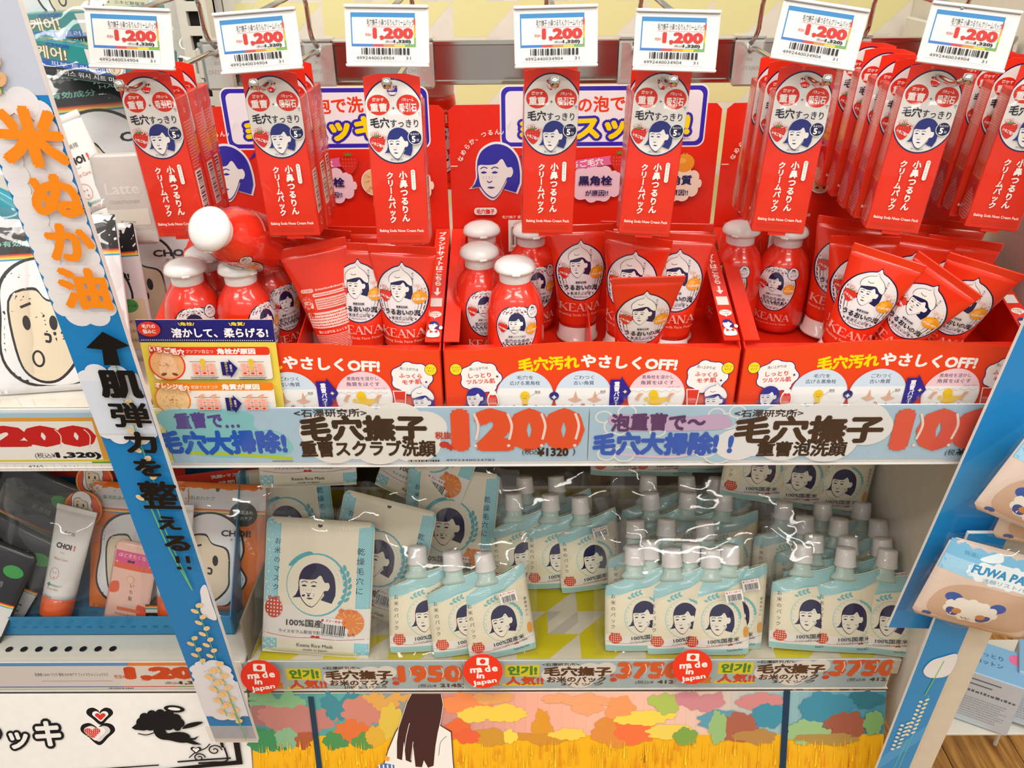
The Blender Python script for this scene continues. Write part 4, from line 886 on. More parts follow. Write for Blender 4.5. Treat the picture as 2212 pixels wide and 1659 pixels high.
def film(name, w, h, t, seed, parent=None, label=None, m=None, group=None, amp=.004, nx=22, nz=22):
    """a loose clear bag: two crinkled sheets joined at the edges"""
    vs = []; fs = []; N3 = noise.noise
    for s in (-1, 1):
        for j in range(nz+1):
            for i in range(nx+1):
                u = i/nx*2-1; v = j/nz; x = u*w/2; z = v*h
                e = (1-abs(u)**2.6)**.7*(math.sin(math.pi*min(1, max(0, (v+.02)/1.04)))**.5)
                n = N3(Vector((x*38+seed, z*38, s*3.1)))+.6*abs(N3(Vector((x*90+seed*2, z*60, s*5)))) 
                ed = max(abs(u)**6, abs(2*v-1)**6)
                x2 = x*(1+.05*N3(Vector((z*30, seed, 1)))*abs(u)); z2 = z+ .006*N3(Vector((x*34, seed, 7)))*ed
                vs.append((x2, s*(t/2*e)+n*amp*(.4+.8*ed), z2))
    M = (nx+1)*(nz+1)
    for j in range(nz):
        for i in range(nx): a_ = j*(nx+1)+i; fs.append((a_, a_+1, a_+nx+2, a_+nx+1)); fs.append((M+a_, M+a_+nx+1, M+a_+nx+2, M+a_+1))
    o = MB().add(vs, fs).build(name, m or M_FILM, parent, True)
    if label: tag(o, label, 'bag', group)
    return o
CREAM = 'e6dfc8'
def mask_art():
    a = Art(.014); W, H = 71, 190
    a.rect(-W+1, 2, W-1, H-2, CREAM, 5)
    teal_weave(a, -W+1.5, 70, -W+20, H-3); teal_weave(a, W-20, 70, W-1.5, H-3); a.rect(-W+20, 4, W-20, 176, 'e9e2cc')
    a.rect(-W+1, 0, W-1, 20, CREAM); teal_weave(a, -W+1.5, 4, -W+20, 22); teal_weave(a, W-20, 4, W-1.5, 22)
    a.rect(-W+1, 21, W-1, 70, 'e9e6de'); a.line([(-W+2, 28), (-30, 24), (0, 25), (30, 24), (W-2, 28)], .8, 'c83c30', curve=True); a.ell(-3, 26.5, 3, 2, 'c83c30'); a.ell(3, 26.5, 3, 2, 'c83c30')
    a.ell(0, 182, 3.2, 3.2, '2a2620')
    a.text('お米のマスク', -54, 125, 9.5, '24304a', vert=True, gap=1.35); a.text('乾燥毛穴に', 55, 122, 10.5, '24304a', vert=True, gap=1.3)
    a.ell(0, 100, 40, 44, '62b4c2'); a.ell(-1, 100, 38, 42, 'ebe5d0')
    for i in range(8): A = math.radians(100+i*6); a.ell(38*math.cos(A)-4, 100+44*math.sin(A), 4.6, 2.4, '58aebb', rot=A+1.2, n=10)
    for i in range(12): A = math.radians(-30+i*6); a.ell(40*math.cos(A)+(3 if i % 2 else -3), 100+44*math.sin(A), 4.6, 2.2, '58aebb', rot=A+1.2, n=10)
    head(a, -2, 100, 62, '262048', 'ebe5d0')
    a.ell(-56, 64, 12, 14, 'c8402c')
    for i in range(5):
        for j in range(5): a.rect(-65+i*4.5, 53+j*5, -63+i*4.5, 55.4+j*5, 'eadcd0')
    a.text('ほっかり', -56, 78, col='c8402c', w=16, h=6, bold=.04)
    a.ell(44, 50, 19, 19, 'e88a3c')
    for i in range(12): A = i*math.pi/6; a.line([(44, 50), (44+18*math.cos(A), 50+18*math.sin(A))], .6, 'f4d8b0')
    a.ell(44, 50, 9, 9, 'e88a3c'); a.text('キュッ', 42, 66, col='e06a2c', w=24, h=8, bold=.05)
    a.text('100%国産', -14, 46, col='1c1c2c', w=48, h=11, bold=.01); a.text('ライスセラム配合で肌しっとりもちもち', 2, 33, col='333340', w=100, h=5)
    a.text('Keana Rice Mask', 0, 14, col='2a2a34', w=48, h=5); a.text('made in Japan', 0, 7, col='2a2a34', w=32, h=4)
    return a
def sticker():
    a = Art(.03); a.rect(-19, -13, 19, 13, 'ecebe8'); a.text('ドン・キホーテ', 3, 9, col='d83424', w=26, h=4, bold=.05); a.ell(-15, 9, 1.8, 1.8, 'd83424'); a.bars(-15, -10, 15, 4); a.small(-15, -12.4, 15, -10.6, 1, '444444'); return a
PCREAM = mat('cream_pouch_foil', CREAM, .42, coat=.15, bump=.15, bscale=25)
LAB = mat('printed_pouch_foil', attr=True, rough=.42, coat=.15)
def make_mask(label, price=True):
    t = thing('rice_mask_pouch', label, 'mask pouch', group='cream rice mask pouches'); vs, fs, f = pouch_shape(.142, .190, .0065, seed=2)
    MB().add(vs, fs).build('pouch_body', PCREAM, t, True); mask_art().build('front_print', f, LAB, t, cell=7)
    if price: Art(.03).put(sticker(), 24, 42, 1, -4).build('price_sticker', lambda u, v, h: f(u, v, h+.0014), PAPER, t, cell=8)
    return t
SH = .5875
m0 = make_mask('front cream rice mask pouch with hang hole and its whole face showing'); place(m0, (onZ(678, 1425, SH).x, .838, SH), -3, 27, 2); m0.scale = (1.1, 1.1, 1.03)
def mask(px, py, z, y, yaw, lean, roll, lb):
    o = dup(m0, lb, 'cream rice mask pouches'); P = onY(px, py, y); place(o, (P.x, y, z if z else P.z), yaw, lean, roll); return o
mask(800, 1385, SH+.002, .905, -8, 20, 10, 'cream rice mask pouch tilted right directly behind the front one')
mask(960, 1280, SH+.002, .975, -3, 20, 5, 'cream rice mask pouch upright behind the left spouted pouches')
mask(640, 1250, SH+.002, .985, 3, 18, -3, 'cream rice mask pouch at the back left with only its top corner showing')
o = dup(m0, 'cream rice mask pouch tilted high at the back, face cut by the shelf above', 'cream rice mask pouches'); place(o, onY(895, 1085, 1.03), -14, 22, 16)
o = dup(m0, 'cream rice mask pouch high at the back left, only its bottom edge showing', 'cream rice mask pouches'); place(o, onY(668, 1050, 1.0), 6, 12, 2)
fb = []
def bag(w, h, t, seed, px, py, y, z, yaw, lean, roll, lb, grp='clear bags around the goods'):
    o = film('clear_bag', w, h, t, seed, label=lb, group=grp); P = onY(px, py, y); place(o, (P.x, y, z if z is not None else P.z), yaw, lean, roll); return o
bag(.178, .215, .026, 3, 680, 1425, .836, SH, -3, 27, 2, 'clear bag around the front rice mask pouch')
bag(.158, .205, .026, 5, 812, 1385, .905, SH+.001, -8, 20, 9, 'clear bag around the tilted rice mask pouch')
bag(.175, .20, .026, 8, 975, 1280, .975, SH+.001, -3, 20, 5, 'clear bag around the upright rice mask pouch')

# ------------------------------------------------------------ spouted pouches
def ztop(x):
    return .083+np.clip((np.asarray(x)+.044)/.088, 0, 1)*.030+.004*np.exp(-((np.asarray(x)+.006)/.014)**2)
PWD = .0435
def pb(x, z):
    u = np.clip(np.abs(x)/PWD, 0, 1); v = np.clip(z/ztop(x), 0, 1); return .0115*(1-u**2.6)**.8*np.clip(np.sin(np.pi*(v*.93+.035)), 0, 1)**.6+.0007
def pouch_art():
    a = Art(.014); W_ = 42.7; zt = lambda x: float(ztop(x*.001))*1000-.8; xs = [-W_+2*W_*i/14 for i in range(15)]
    a.rect(-W_, .8, W_, 8, '9fccc6'); a.rect(-W_, 8, W_, 22, 'ebe8df')
    a.poly([(x, zt(x)) for x in xs]+[(x, zt(x)-15-4*math.cos(x*.06)) for x in xs[::-1]], '86c4ca')
    V = []; F = []; j = 0; x = -41.4
    while x < 42:
        z = zt(x)-16+(1.0 if j % 2 else 0)
        while z < zt(x)-1.5: n = len(V); V += [(x-.75, z), (x, z-.75), (x+.75, z), (x, z+.75)]; F += [(n, n+1, n+2), (n, n+2, n+3)]; z += 2.2
        x += 1.3; j += 1
    a.raw(V, F, 'b8dcda')
    a.line([(-42, 13), (-20, 10.5), (0, 12), (20, 15), (42, 19)], .5, 'd04838', curve=True); a.ell(16, 13.6, 1.8, 1.2, 'd04838'); a.ell(19.4, 14, 1.8, 1.2, 'd04838')
    a.text('お米のパック', -34, 52, 6.0, '26283c', vert=True, gap=1.28)
    a.ell(5, 46, 25.5, 25.5, 'a6d4d0'); a.ell(5, 46.3, 24.5, 24.8, 'ece5cc')
    for i in range(7): a.ell(-14+i*2.4+(1 if i % 2 else 0), 72+i*.9+(2 if i % 2 else -2)*.9, 2.6, 1.4, '74bcc0', rot=.9 if i % 2 else -.2, n=10)
    for i in range(8): A = math.radians(8+i*9); a.ell(5+25*math.cos(A), 46+25*math.sin(A), 2.8, 1.4, '74bcc0', rot=A+1.1, n=10)
    head(a, 4, 47, 41, '1e1c4c', 'efead8')
    a.ell(-31, 17.5, 8, 7, 'd8492c')
    for i in range(5):
        for q in range(4): a.rect(-36.6+i*2.6, 13+q*2.9, -35.4+i*2.6, 14.3+q*2.9, 'f0e0d2')
    a.text('ほっかり', -31, 23.6, col='d8492c', w=11, h=3.6, bold=.04)
    a.text('100%国産米', 9, 20, col='1c1c2c', w=40, h=6.4, bold=.01, rot=5); a.text('ライスセラム配合でキメ整った透明肌', 10, 14.6, col='333340', w=46, h=2.6, rot=5); a.text('Keana Rice Pack', 24, 7, col='2a2a34', w=20, h=2.8, rot=4)
    a.text('歯周毛穴に', 37, 58, 4, '2a2a40', vert=True, gap=1.3); a.ell(38, 30, 3.4, 7, 'eaa040')
    return a
def make_pouch(label):
    t = thing('spouted_pouch', label, 'pouch'); nx, nz = 18, 18; vs = []; fs = []
    for s in (-1, 1):
        for j in range(nz+1):
            for i in range(nx+1):
                x = PWD*(2*i/nx-1); zt = float(ztop(x)); z = zt*j/nz; e = 1-.04*math.exp(-z/.006)-.03*math.exp(-(zt-z)/.005); vs.append((x*e, s*float(pb(np.float64(x), np.float64(z))), z))
    M = (nx+1)*(nz+1)
    for j in range(nz):
        for i in range(nx): a_ = j*(nx+1)+i; fs.append((a_, a_+1, a_+nx+2, a_+nx+1)); fs.append((M+a_, M+a_+nx+1, M+a_+nx+2, M+a_+1))
        a_ = j*(nx+1); fs.append((a_, a_+nx+1, M+a_+nx+1, M+a_)); a_ += nx; fs.append((a_, M+a_, M+a_+nx+1, a_+nx+1))
    MB().add(vs, fs).build('pouch_body', mat('cream_pouch_film', 'ebe3c6', .34, coat=.3), t, True)
    SPT = Matrix.Translation((-.006, 0, 0)); MB().lathe([(.0175, .094), (.0165, .0985), (.0118, .1025), (.0105, .1115), (.0105, .1130)], 20, SPT, sy=.55).build('spout_collar', mat('frosted_spout', 'bcd6cc', .35, coat=.2), t, True)
    cp = MB().lathe([(0, .1115), (.0130, .1115), (.0134, .1120), (.0134, .1140), (.0128, .1145), (.0128, .1150), (.0117, .1325), (.0108, .1340), (0, .1343)], 28, SPT)
    cp.lathe([(0, .1342), (.0009, .1345), (0, .1350)], 8, SPT); cp.build('screw_cap', M_WHITE, t, True)
    pouch_art().build('front_print', lambda u, v, h: S3(u, -pb(u, v)-h, v), mat('printed_pouch_film', attr=True, rough=.34, coat=.3), t, cell=5, clip=lambda x, y: (np.abs(x) < 42.8) & (y < ztop(x*.001)*1000-.4))
    back = Art(.03); back.rect(-42, 62, 42, 114, '5ab0ac'); back.build('back_print', lambda u, v, h: S3(-u, pb(u, v)+h, v), PAPER, t, cell=5, clip=lambda x, y: (np.abs(x) < 42.5) & (y < ztop(-x*.001)*1000-.8))
    return t
side3 = ('left', 'middle', 'right')
# (caps px, lean, yaw, label of the pack, sticker)
PK = [([(915, 1192), (990, 1210), (1063, 1225)], 27, (3, 4, 6), 'front left bag of spouted pouches', 1),
      ([(1390, 1243), (1467, 1232), (1552, 1224)], 27, (-2, -3, -4), 'front middle bag of spouted pouches', 1),
      ([(1758, 1228), (1840, 1216), (1928, 1222)], 27, (-8, -8, -12), 'front right bag of spouted pouches', 0),
      ([(1120, 1065), (1199, 1058), (1262, 1055)], 24, (2, 2, 3), 'second-row bag behind the front left bag', 1),
      ([(1076, 1034), (1143, 1022), (1212, 1014)], 24, (2, 2, 2), 'rearmost bag behind the second-row left bag', 0),
      ([(1407, 1163), (1498, 1170), (1575, 1160)], 26, (-2, -2, -3), 'second row of the middle column', 1),
      ([(1378, 1130), (1443, 1116), (1517, 1105)], 26, (-4, -4, -5), 'third row of the middle column', 0),
      ([(1409, 1062), (1490, 1058), (1562, 1052)], 24, (-2, -3, -4), 'fourth row of the middle column', 0),
      ([(1407, 1030), (1487, 1024), (1545, 1016)], 24, (-2, -3, -4), 'last row of the middle column', 0),
      ([(1755, 1156), (1822, 1152), (1888, 1146)], 28, (-9, -9, -10), 'second row of the right column', 1),
      ([(1735, 1116), (1803, 1112), (1882, 1108)], 26, (-9, -9, -10), 'third row of the right column', 0),
      ([(1692, 1084), (1770, 1078), (1850, 1070)], 24, (-7, -8, -9), 'fourth row of the right column', 0)]
p0 = make_pouch('x'); first = True
ss = sticker()
for n, (caps, lean, yaws, lb, stk) in enumerate(PK):
    KS = 1.12; L = 0.134*KS; la = math.radians(lean); zc = SH+L*math.cos(la)+.003; cc = []
    for i, (px, py) in enumerate(caps):
        P = onZ(px, py, zc); cc.append(P)
    yb = sum(P.y for P in cc)/3
    if n < 3: yb = max(yb, .834+L*math.sin(la))
    for i, P in enumerate(cc):
        l2 = 'white-capped pouch, %s of three, %s' % (side3[i], lb)
        if first: o = p0; o['label'] = l2; first = False
        else: o = dup(p0, l2)
        o['group'] = 'spouted rice pouches with white screw caps'
        rl = random.uniform(-4, 4); yy = yb+(.5*(P.y-yb) if n > 2 else .4*(P.y-yb))-L*math.sin(la)-i*.006
        if n < 3: yy = max(yy, .843-i*.004)
        place(o, (P.x+.006-L*math.sin(math.radians(rl)), yy, SH+.002), yaws[i]+5, lean+random.uniform(-3, 3), rl); o.scale = (KS, KS, KS)
    cx = (cc[0].x+cc[2].x)/2
    film('clear_bag', abs(cc[2].x-cc[0].x)+.128, .178, .055, n*7+2, label='clear bag holding three spouted pouches, '+lb, group='clear bags of three spouted pouches')
    o = C.objects[-1]; place(o, (cx, yb-L*math.sin(la)-.002, SH+.001), yaws[1]*.6, lean, 0)
    if stk:
        s_ = tag(Art(.03).put(ss, 0, 0, .62, 12).build('barcode_sticker', flat(.0), PAPER), 'small white barcode sticker on the '+lb, 'sticker', 'barcode stickers on the bags')
        Q = cc[2]; place(s_, (Q.x+.022, yb-L*math.sin(la)-.03+.095*math.sin(la), SH+.100), yaws[2], lean, 0)
tag(MB().box(-.384, .543, 1.2355, 1.2385, .59, 1.040, .0005).build('shade_panel', mat('painted_back_shade', '4d483f', .5)), 'added dark panel standing in for shade behind the spouted pouches on the lower shelf', 'panel')  # dark sheet added over the pale wall; its colour stands in for shade between bags
# pouches lying high at the back, only their lower edges in view
for i, px in enumerate((1612, 1697, 1782)):
    o = dup(p0, 'spouted pouch, %s of three stacked high under the upper shelf at right' % side3[i], 'spouted rice pouches with white screw caps'); P = onY(px+10, 1078+(i*14), 1.02-i*.004); place(o, P, -6, 14, 5); o.scale = (1.15,)*3
bag(.22, .15, .05, 77, 1705, 1095, 1.012, None, -6, 14, 6, 'clear bag around the pouches stacked high under the upper shelf', 'clear bags of three spouted pouches')
for i, px in enumerate((1340, 1430, 1500)):
    o = dup(p0, 'spouted pouch, %s of three at the back under the upper shelf, centre' % side3[i], 'spouted rice pouches with white screw caps'); P = onY(px, 1026+(i==2)*(-8), 1.10); place(o, P, 2, 10, 3); o.scale = (1.15,)*3
def uvf(M):
    """pixel -> millimetre coordinates on the flat front face (local y=0) of a placed sheet"""
    Mi = M.inverted()
    def f(px, py):
        o = Mi @ CAMP; d = Mi.to_3x3() @ ray(px, py); t = -o.y/d.y; p = o+d*t; return p.x*1000, p.z*1000
    return f
# ------------------------------------------------------------ autumn meadow poster below the lower shelf
pt = thing('poster_panel', 'leaning poster panel with an autumn meadow and a long-haired woman from behind', 'poster')
place(pt, (.070, .812, .538), 0, 21, 0); PM = pt.matrix_world.copy(); U = uvf(PM)
MB().box(-.4555, .4555, .0, .003, -.168, 0, .0004).build('panel', M_CARD, pt)
def lump(a, px, py, rx, ry, col, n=16, seed=0):
    rnd = random.Random(seed*31+px*7+py); x, y = U(px, py); K = 52; f1, f2 = rnd.choice((5, 6, 7)), rnd.choice((9, 11, 13)); p1, p2_ = rnd.uniform(0, 6), rnd.uniform(0, 6); V = [(x, y)]
    for k in range(K):
        B = 2*math.pi*k/K; r = .72+.2*abs(math.sin(f1*B/2+p1))+.12*abs(math.sin(f2*B/2+p2_))+rnd.uniform(-.04, .04); V.append((x+rx*.66*r*math.cos(B), y+ry*1.15*r*math.sin(B)))
    a.raw(V, [(0, 1+k, 1+(k+1) % K) for k in range(K)], col)
a = Art(.012)
sky = [(-455, '4f8a86'), (-330, '58a09a'), (-180, 'c88a80'), (-60, 'e8a890'), (80, 'f0b8a0'), (200, 'e0c0b0'), (290, '9ab8b8'), (400, '5a9cb0'), (455, '3f8498')]
for i in range(len(sky)-1):
    (x0, c0), (x1, c1) = sky[i:i+2]
    for k in range(8):
        l = [int((1-k/8)*int(c0[j:j+2], 16)+k/8*int(c1[j:j+2], 16)) for j in (0, 2, 4)]; a.rect(x0+(x1-x0)*k/8, -165, x0+(x1-x0)*(k+1)/8+.2, 0, '%02x%02x%02x' % tuple(l)); a.k -= 1
a.k += 1
for k in range(12): x0, y0 = U(540, 1590+k*6); (a.rect(-455.4, -167.5, 455.4, y0, 'e8ae16') if k == 0 else 0)
rnd = random.Random(5)
V = []; F = []
def field(cols, n):
    for c in cols:
        V = []; F = []
        for i in range(n):
            x = rnd.uniform(-453, 453); y = rnd.uniform(-166, -82); w_ = rnd.uniform(.5, 3); h = rnd.uniform(8, 40); y1 = min(y+h, -80+rnd.uniform(0, 12)); m = len(V); V += [(x, y), (x+w_, y), (x+w_*.5, y1)]; F.append((m, m+1, m+2))
        a.raw(V, F, c)
for (x, y, rx, ry, c) in [(600, 1515, 45, 18, '7fae80'), (560, 1545, 30, 14, '9c6e6c'), (640, 1560, 70, 22, 'b87a72'), (570, 1600, 40, 16, '3f8a58'), (620, 1595, 30, 14, '84b088'), (655, 1600, 20, 12, 'a85838'), (730, 1520, 40, 22, '3f8490'), (790, 1535, 60, 20, 'c88070'), (830, 1510, 40, 14, 'd8a050'), (760, 1580, 40, 16, 'd87038'), (790, 1600, 25, 12, '5a9048'), (720, 1600, 25, 12, '4a8c50'),
        (845, 1560, 30, 24, 'd8b848'), (810, 1590, 22, 14, 'd8a838'), (1000, 1520, 50, 14, 'e88850'), (1060, 1505, 40, 10, 'e0a060'), (1020, 1545, 36, 10, 'e8c850'), (1090, 1540, 50, 12, 'ecc84c'), (990, 1575, 30, 14, 'e06838'), (1060, 1592, 45, 12, 'c89030'), (1010, 1590, 30, 10, 'e06038'),
        (1170, 1570, 20, 24, 'd8942c'), (1180, 1595, 50, 8, 'cc8c30'), (1100, 1590, 14, 10, 'ecd050'), (1230, 1585, 40, 8, 'ecc850'), (1270, 1520, 40, 14, 'f0a070'), (1340, 1535, 36, 20, 'e8965c'), (1330, 1580, 60, 20, 'd88a3c'), (1370, 1575, 50, 20, 'e8703c'), (1395, 1550, 50, 10, 'ecd050'), (1440, 1580, 50, 10, 'e8cc58'),
        (1240, 1505, 50, 10, 'e8a070'), (1440, 1520, 30, 14, 'a8bc58'), (1520, 1510, 50, 16, 'c8848c'), (1480, 1590, 30, 12, '7ca048'), (1560, 1555, 60, 14, '5a98ac'), (1640, 1515, 50, 12, 'cc8484'), (1590, 1570, 40, 20, 'a8604c'), (1550, 1570, 22, 22, '94b878'), (1660, 1545, 40, 16, '3e8ca4'), (1640, 1590, 40, 10, 'b08448'),
        (1780, 1530, 60, 22, '3e88a0'), (1740, 1580, 50, 16, '94b880'), (1830, 1565, 45, 18, '9c5844'), (1885, 1560, 24, 16, '7ca868'), (1870, 1510, 30, 12, '2f7080'), (1800, 1595, 60, 8, 'a88848')]:
    for q in range(4): k_ = .95 if q == 0 else rnd.uniform(.3, .6); lump(a, int(x+(q > 0)*rnd.uniform(-1, 1)*rx), int(y+(q > 0)*rnd.uniform(-.7, .7)*ry), rx*k_, ry*k_*1.15, c, 14, q)
field(('f2c022', 'e08c1c', 'f4cc30', 'e4a01c', 'f0b81c'), 150)
def pxpoly(a, pts, col, sm=False):
    P = [U(*p) for p in pts]; (a.blob if sm else a.poly)(P, col)
pxpoly(a, [(666, 1503), (678, 1503), (698, 1665), (686, 1665)], '17384c'); pxpoly(a, [(1692, 1490), (1706, 1490), (1696, 1665), (1682, 1665)], '14344e')
sh = [(868, 1560), (856, 1580), (840, 1618), (830, 1650), (825, 1720), (985, 1720), (978, 1640), (974, 1580), (948, 1564)]
pxpoly(a, [(867, 1558), (854, 1579), (838, 1617), (828, 1650), (823, 1722), (988, 1722), (980, 1640), (976, 1578), (948, 1562)], '4a2420'); pxpoly(a, sh, 'e6e2da')
pxpoly(a, [(833, 1630), (843, 1634), (840, 1643), (830, 1640)], 'ec9c30'); pxpoly(a, [(812, 1670), (818, 1652), (830, 1646), (852, 1650), (858, 1690), (815, 1700)], '4a6cb0')
for i in range(4): pxpoly(a, [(818+i*9, 1650), (821+i*9, 1649), (826+i*9, 1690), (822+i*9, 1690)], 'e6e2da')
a.line([U(*p) for p in ((965, 1588), (952, 1602), (948, 1630))], .7, '4a2420', curve=True)
hr = [(890, 1497), (953, 1497), (957, 1520), (953, 1550), (946, 1580), (941, 1610), (937, 1652), (925, 1656), (916, 1640), (912, 1655), (898, 1654), (893, 1610), (889, 1645), (877, 1640), (873, 1600), (869, 1640), (858, 1636), (858, 1600), (862, 1570), (872, 1540), (880, 1515)]
pxpoly(a, [(x+(1.2 if x > 905 else -1.2), y) for x, y in hr], 'e6e2da'); pxpoly(a, hr, '40211f')
for p in (((885, 1560), (878, 1590), (874, 1620)), ((893, 1600), (890, 1625), (888, 1640))): a.line([U(*q) for q in p], .8, 'e6e2da', curve=True)
a.build('painted_print', flat(0), PAPER, pt, clip=lambda x, y: (np.abs(x) < 455.3) & (y < -1.5) & (y > -167.5))
# ------------------------------------------------------------ white poster with hearts at lower left
wp_ = thing('poster_panel', 'white poster panel with black outlined hearts and a winged silhouette', 'poster')
place(wp_, (-.84, .810, .540), 0, 19, 0); U2 = uvf(wp_.matrix_world.copy()); b1 = U2(532, 1500)
W = -(-.84*1000)-386; MB().box(-.45, .452, 0, .003, -.150, 0, .0004).build('panel', M_CARD, wp_)
a = Art(.03)
def p2(pts, col, sm=True): (a.blob if sm else a.poly)([U2(*p) for p in pts], col)
def heart(cx, cy, s, col):
    P = [(0, -.95), (.55, -.35), (.95, .15), (.85, .6), (.45, .75), (.1, .5), (0, .3), (-.1, .5), (-.45, .75), (-.85, .6), (-.95, .15), (-.55, -.35)]; c = U2(cx, cy); a.blob([(c[0]+x*s, c[1]+y*s*.8) for x, y in P], col)
heart(212, 1583, 26, '120f10'); heart(216, 1545, 20, '120f10'); heart(212, 1583, 18.5, 'd0ccc8'); heart(205, 1583, 16, 'e8e6e2'); heart(217, 1546, 12, 'e8e6e2'); heart(200, 1582, 12, 'd03428'); heart(217, 1547, 8, 'd03428')
c = U2(201, 1583)
for i in range(7):
    for j in range(6):
        if abs(i-3)+max(0, 2-j) < 4.2: a.ell(c[0]-9+i*3, c[1]-7+j*2.8, .8, .7, 'f0dcd8', n=6)
for ch, x, y, s in (('キ', 105, 1583, 44), ('ッ', 40, 1592, 38), ('や', -25, 1585, 40)): c = U2(x, y); a.text(ch, c[0], c[1], s, '120f10', rot=-6, bold=.13); a.text(ch, c[0], c[1], s, 'e6e4e0', rot=-6, bold=.04)
for (x, y, r) in ((308, 1560, 11), (314, 1549, 10), (330, 1543, 10), (348, 1541, 10), (366, 1544, 11), (382, 1551, 10), (390, 1560, 9), (384, 1568, 8), (345, 1558, 16), (365, 1560, 14), (325, 1562, 13)): c = U2(x, y); a.ell(c[0], c[1], r*.75, r*.8, '0f0d0e', n=18)
p2([(300, 1558), (286, 1570), (293, 1574), (312, 1576), (330, 1572)], '0f0d0e', False); p2([(334, 1568), (336, 1584), (348, 1594), (368, 1597), (392, 1602), (408, 1600), (412, 1588), (400, 1580), (380, 1579), (362, 1581), (356, 1568)], '0f0d0e')
p2([(398, 1600), (420, 1606), (437, 1606), (424, 1600), (408, 1592)], '0f0d0e', False); p2([(404, 1592), (420, 1592), (432, 1587), (424, 1595), (408, 1598)], '0f0d0e', False)
p2([(395, 1572), (405, 1562), (425, 1557), (440, 1558), (425, 1566), (410, 1570)], '0f0d0e'); c = U2(378, 1529); a.ell(c[0], c[1], 15, 5.5, '0f0d0e', rot=-.1); a.ell(c[0], c[1], 9, 2.4, 'e8e6e2', rot=-.1)
a.line([U2(*p) for p in ((335, 1580), (318, 1585), (300, 1582))], 1.6, '0f0d0e', curve=True)
a.line([U2(*p) for p in ((-60, 1668), (150, 1663), (345, 1650))], 2, '0f0d0e'); a.line([U2(*p) for p in ((385, 1643), (450, 1638), (500, 1635))], 2.4, '0f0d0e', curve=True)
for (x, y, r) in ((465, 1618, 11), (432, 1634, 9)):
    c = U2(x, y); a.line([(c[0]+r*(1-t/14)*math.cos(t*.75), c[1]+r*.8*(1-t/14)*math.sin(t*.75)) for t in range(13)], 1.8, '0f0d0e', curve=True)
a.line([U2(*p) for p in ((486, 1612), (492, 1640), (460, 1644), (430, 1646))], 2.6, '0f0d0e', curve=True); a.line([U2(*p) for p in ((410, 1634), (425, 1622), (445, 1614), (455, 1604))], 1.6, '0f0d0e', curve=True)
p2([(505, 1598), (518, 1598), (526, 1648), (340, 1664), (330, 1660), (512, 1640)], '0f0d0e', False); p2([(475, 1598), (482, 1598), (486, 1612), (480, 1612)], '0f0d0e', False)
heart(425, 1617, 8, '0f0d0e'); heart(425, 1617, 5, 'e6e4e0')
a.build('front_print', flat(0), PAPER, wp_, clip=lambda x, y: (x < 451) & (y < -1) & (y > -149.5) & (x > -449))
# left lower price card
a = Art(.02); xx = lambda p: (p-1110)*.652; zz = lambda p: (1500-p)*.9
a.rect(xx(-40), 1, xx(452), 53, 'e9e4de'); a.rect(xx(-40), zz(1448), xx(452), 53, '6a9cd0'); a.rect(xx(270), zz(1448), xx(452), 53, 'e8843c'); a.rect(xx(-40), zz(1496), xx(452), zz(1494), '5870b0'); a.rect(xx(245), zz(1496), xx(452), zz(1494), 'd85830'); a.rect(xx(360), zz(1496), xx(452), zz(1494), '78a83c')
a.text('肌美精 CHOI マスク 薬用 おかゆケア フェイスウォッシュマスク', xx(140), zz(1467), col='3a3440', w=104, h=6.5); a.rect(xx(70), zz(1482), xx(225), zz(1481), 'd89098')
a.text('税抜¥', xx(243), zz(1472), col='d8442c', w=15, h=8); a.text('1,200', xx(358), zz(1466), col='d8441f', w=134, h=29, bold=.085, shear=.1); a.text('(税込¥', xx(355), zz(1487), col='333333', w=22, h=6); a.text('1,320)', xx(405), zz(1487), col='222222', w=46, h=8, bold=.06)
t = tag(MB().box(xx(-60)/1000, xx(455)/1000, 0, .0006, 0, .0535, .0001).build('price_card', mat('card_w', 'e9e4de', .5)), 'white and orange 1,200 yen price card below the perforated shelf', 'price card'); t.location = (0, .8147, .5455)
a.bars(xx(210), .6, xx(265), 2.5); a.build('front_print', flat(0), PAPER, t)

# ------------------------------------------------------------ slanting banner boards
bn = thing('banner_board', 'tall narrow blue and white banner with orange and black handwriting, left', 'banner')
B0 = Vector((-.3805, .7325, .536)); B1 = Vector((-.3805, .637, 1.50)); lean = -math.degrees(math.atan2(B0.y-B1.y, B1.z-B0.z)); place(bn, B0, 0, lean, 0)
U3 = uvf(bn.matrix_world.copy()); HB = (B1-B0).length
MB().box(-.0285, .0285, 0, .0065, 0, HB, .0003).build('board', mat('foam_board_white', 'eae8e4', .5), bn)
a = Art(.025); BLU = '1e80c2'; a.rect(-28.4, 10, 28.4, HB*1000, BLU)
def vv(py, px=0): return U3(px or 100+py*.25, py)[1]
a.rect(-28.4, vv(205), 28.4, HB*1000, 'c3cbdc')
def clouds(y0, y1, col='e6e6ea', seed=1, w_=27.5):
    r = random.Random(seed); v0, v1 = vv(y1), vv(y0); a.rect(-w_+5, v0+4, w_-6, v1-4, col); n = int((v1-v0)/13)+1
    for i in range(n+1):
        v = v0+(v1-v0)*i/n; k = .5 if i in (0, n) else 1
        for s in (-1, 1): q = r.uniform(9, 12.5); a.ell(s*(w_-q)*k, min(max(v, v0+5), v1-5), q, q*.95, col, clx=(-28.4, 28.4), n=20)
clouds(205, 690, seed=2, w_=28); clouds(795, 950, 'e2e6ee', 3, 30); a.rect(-28.4, vv(935), 28.4, vv(820), 'd6e0ee')
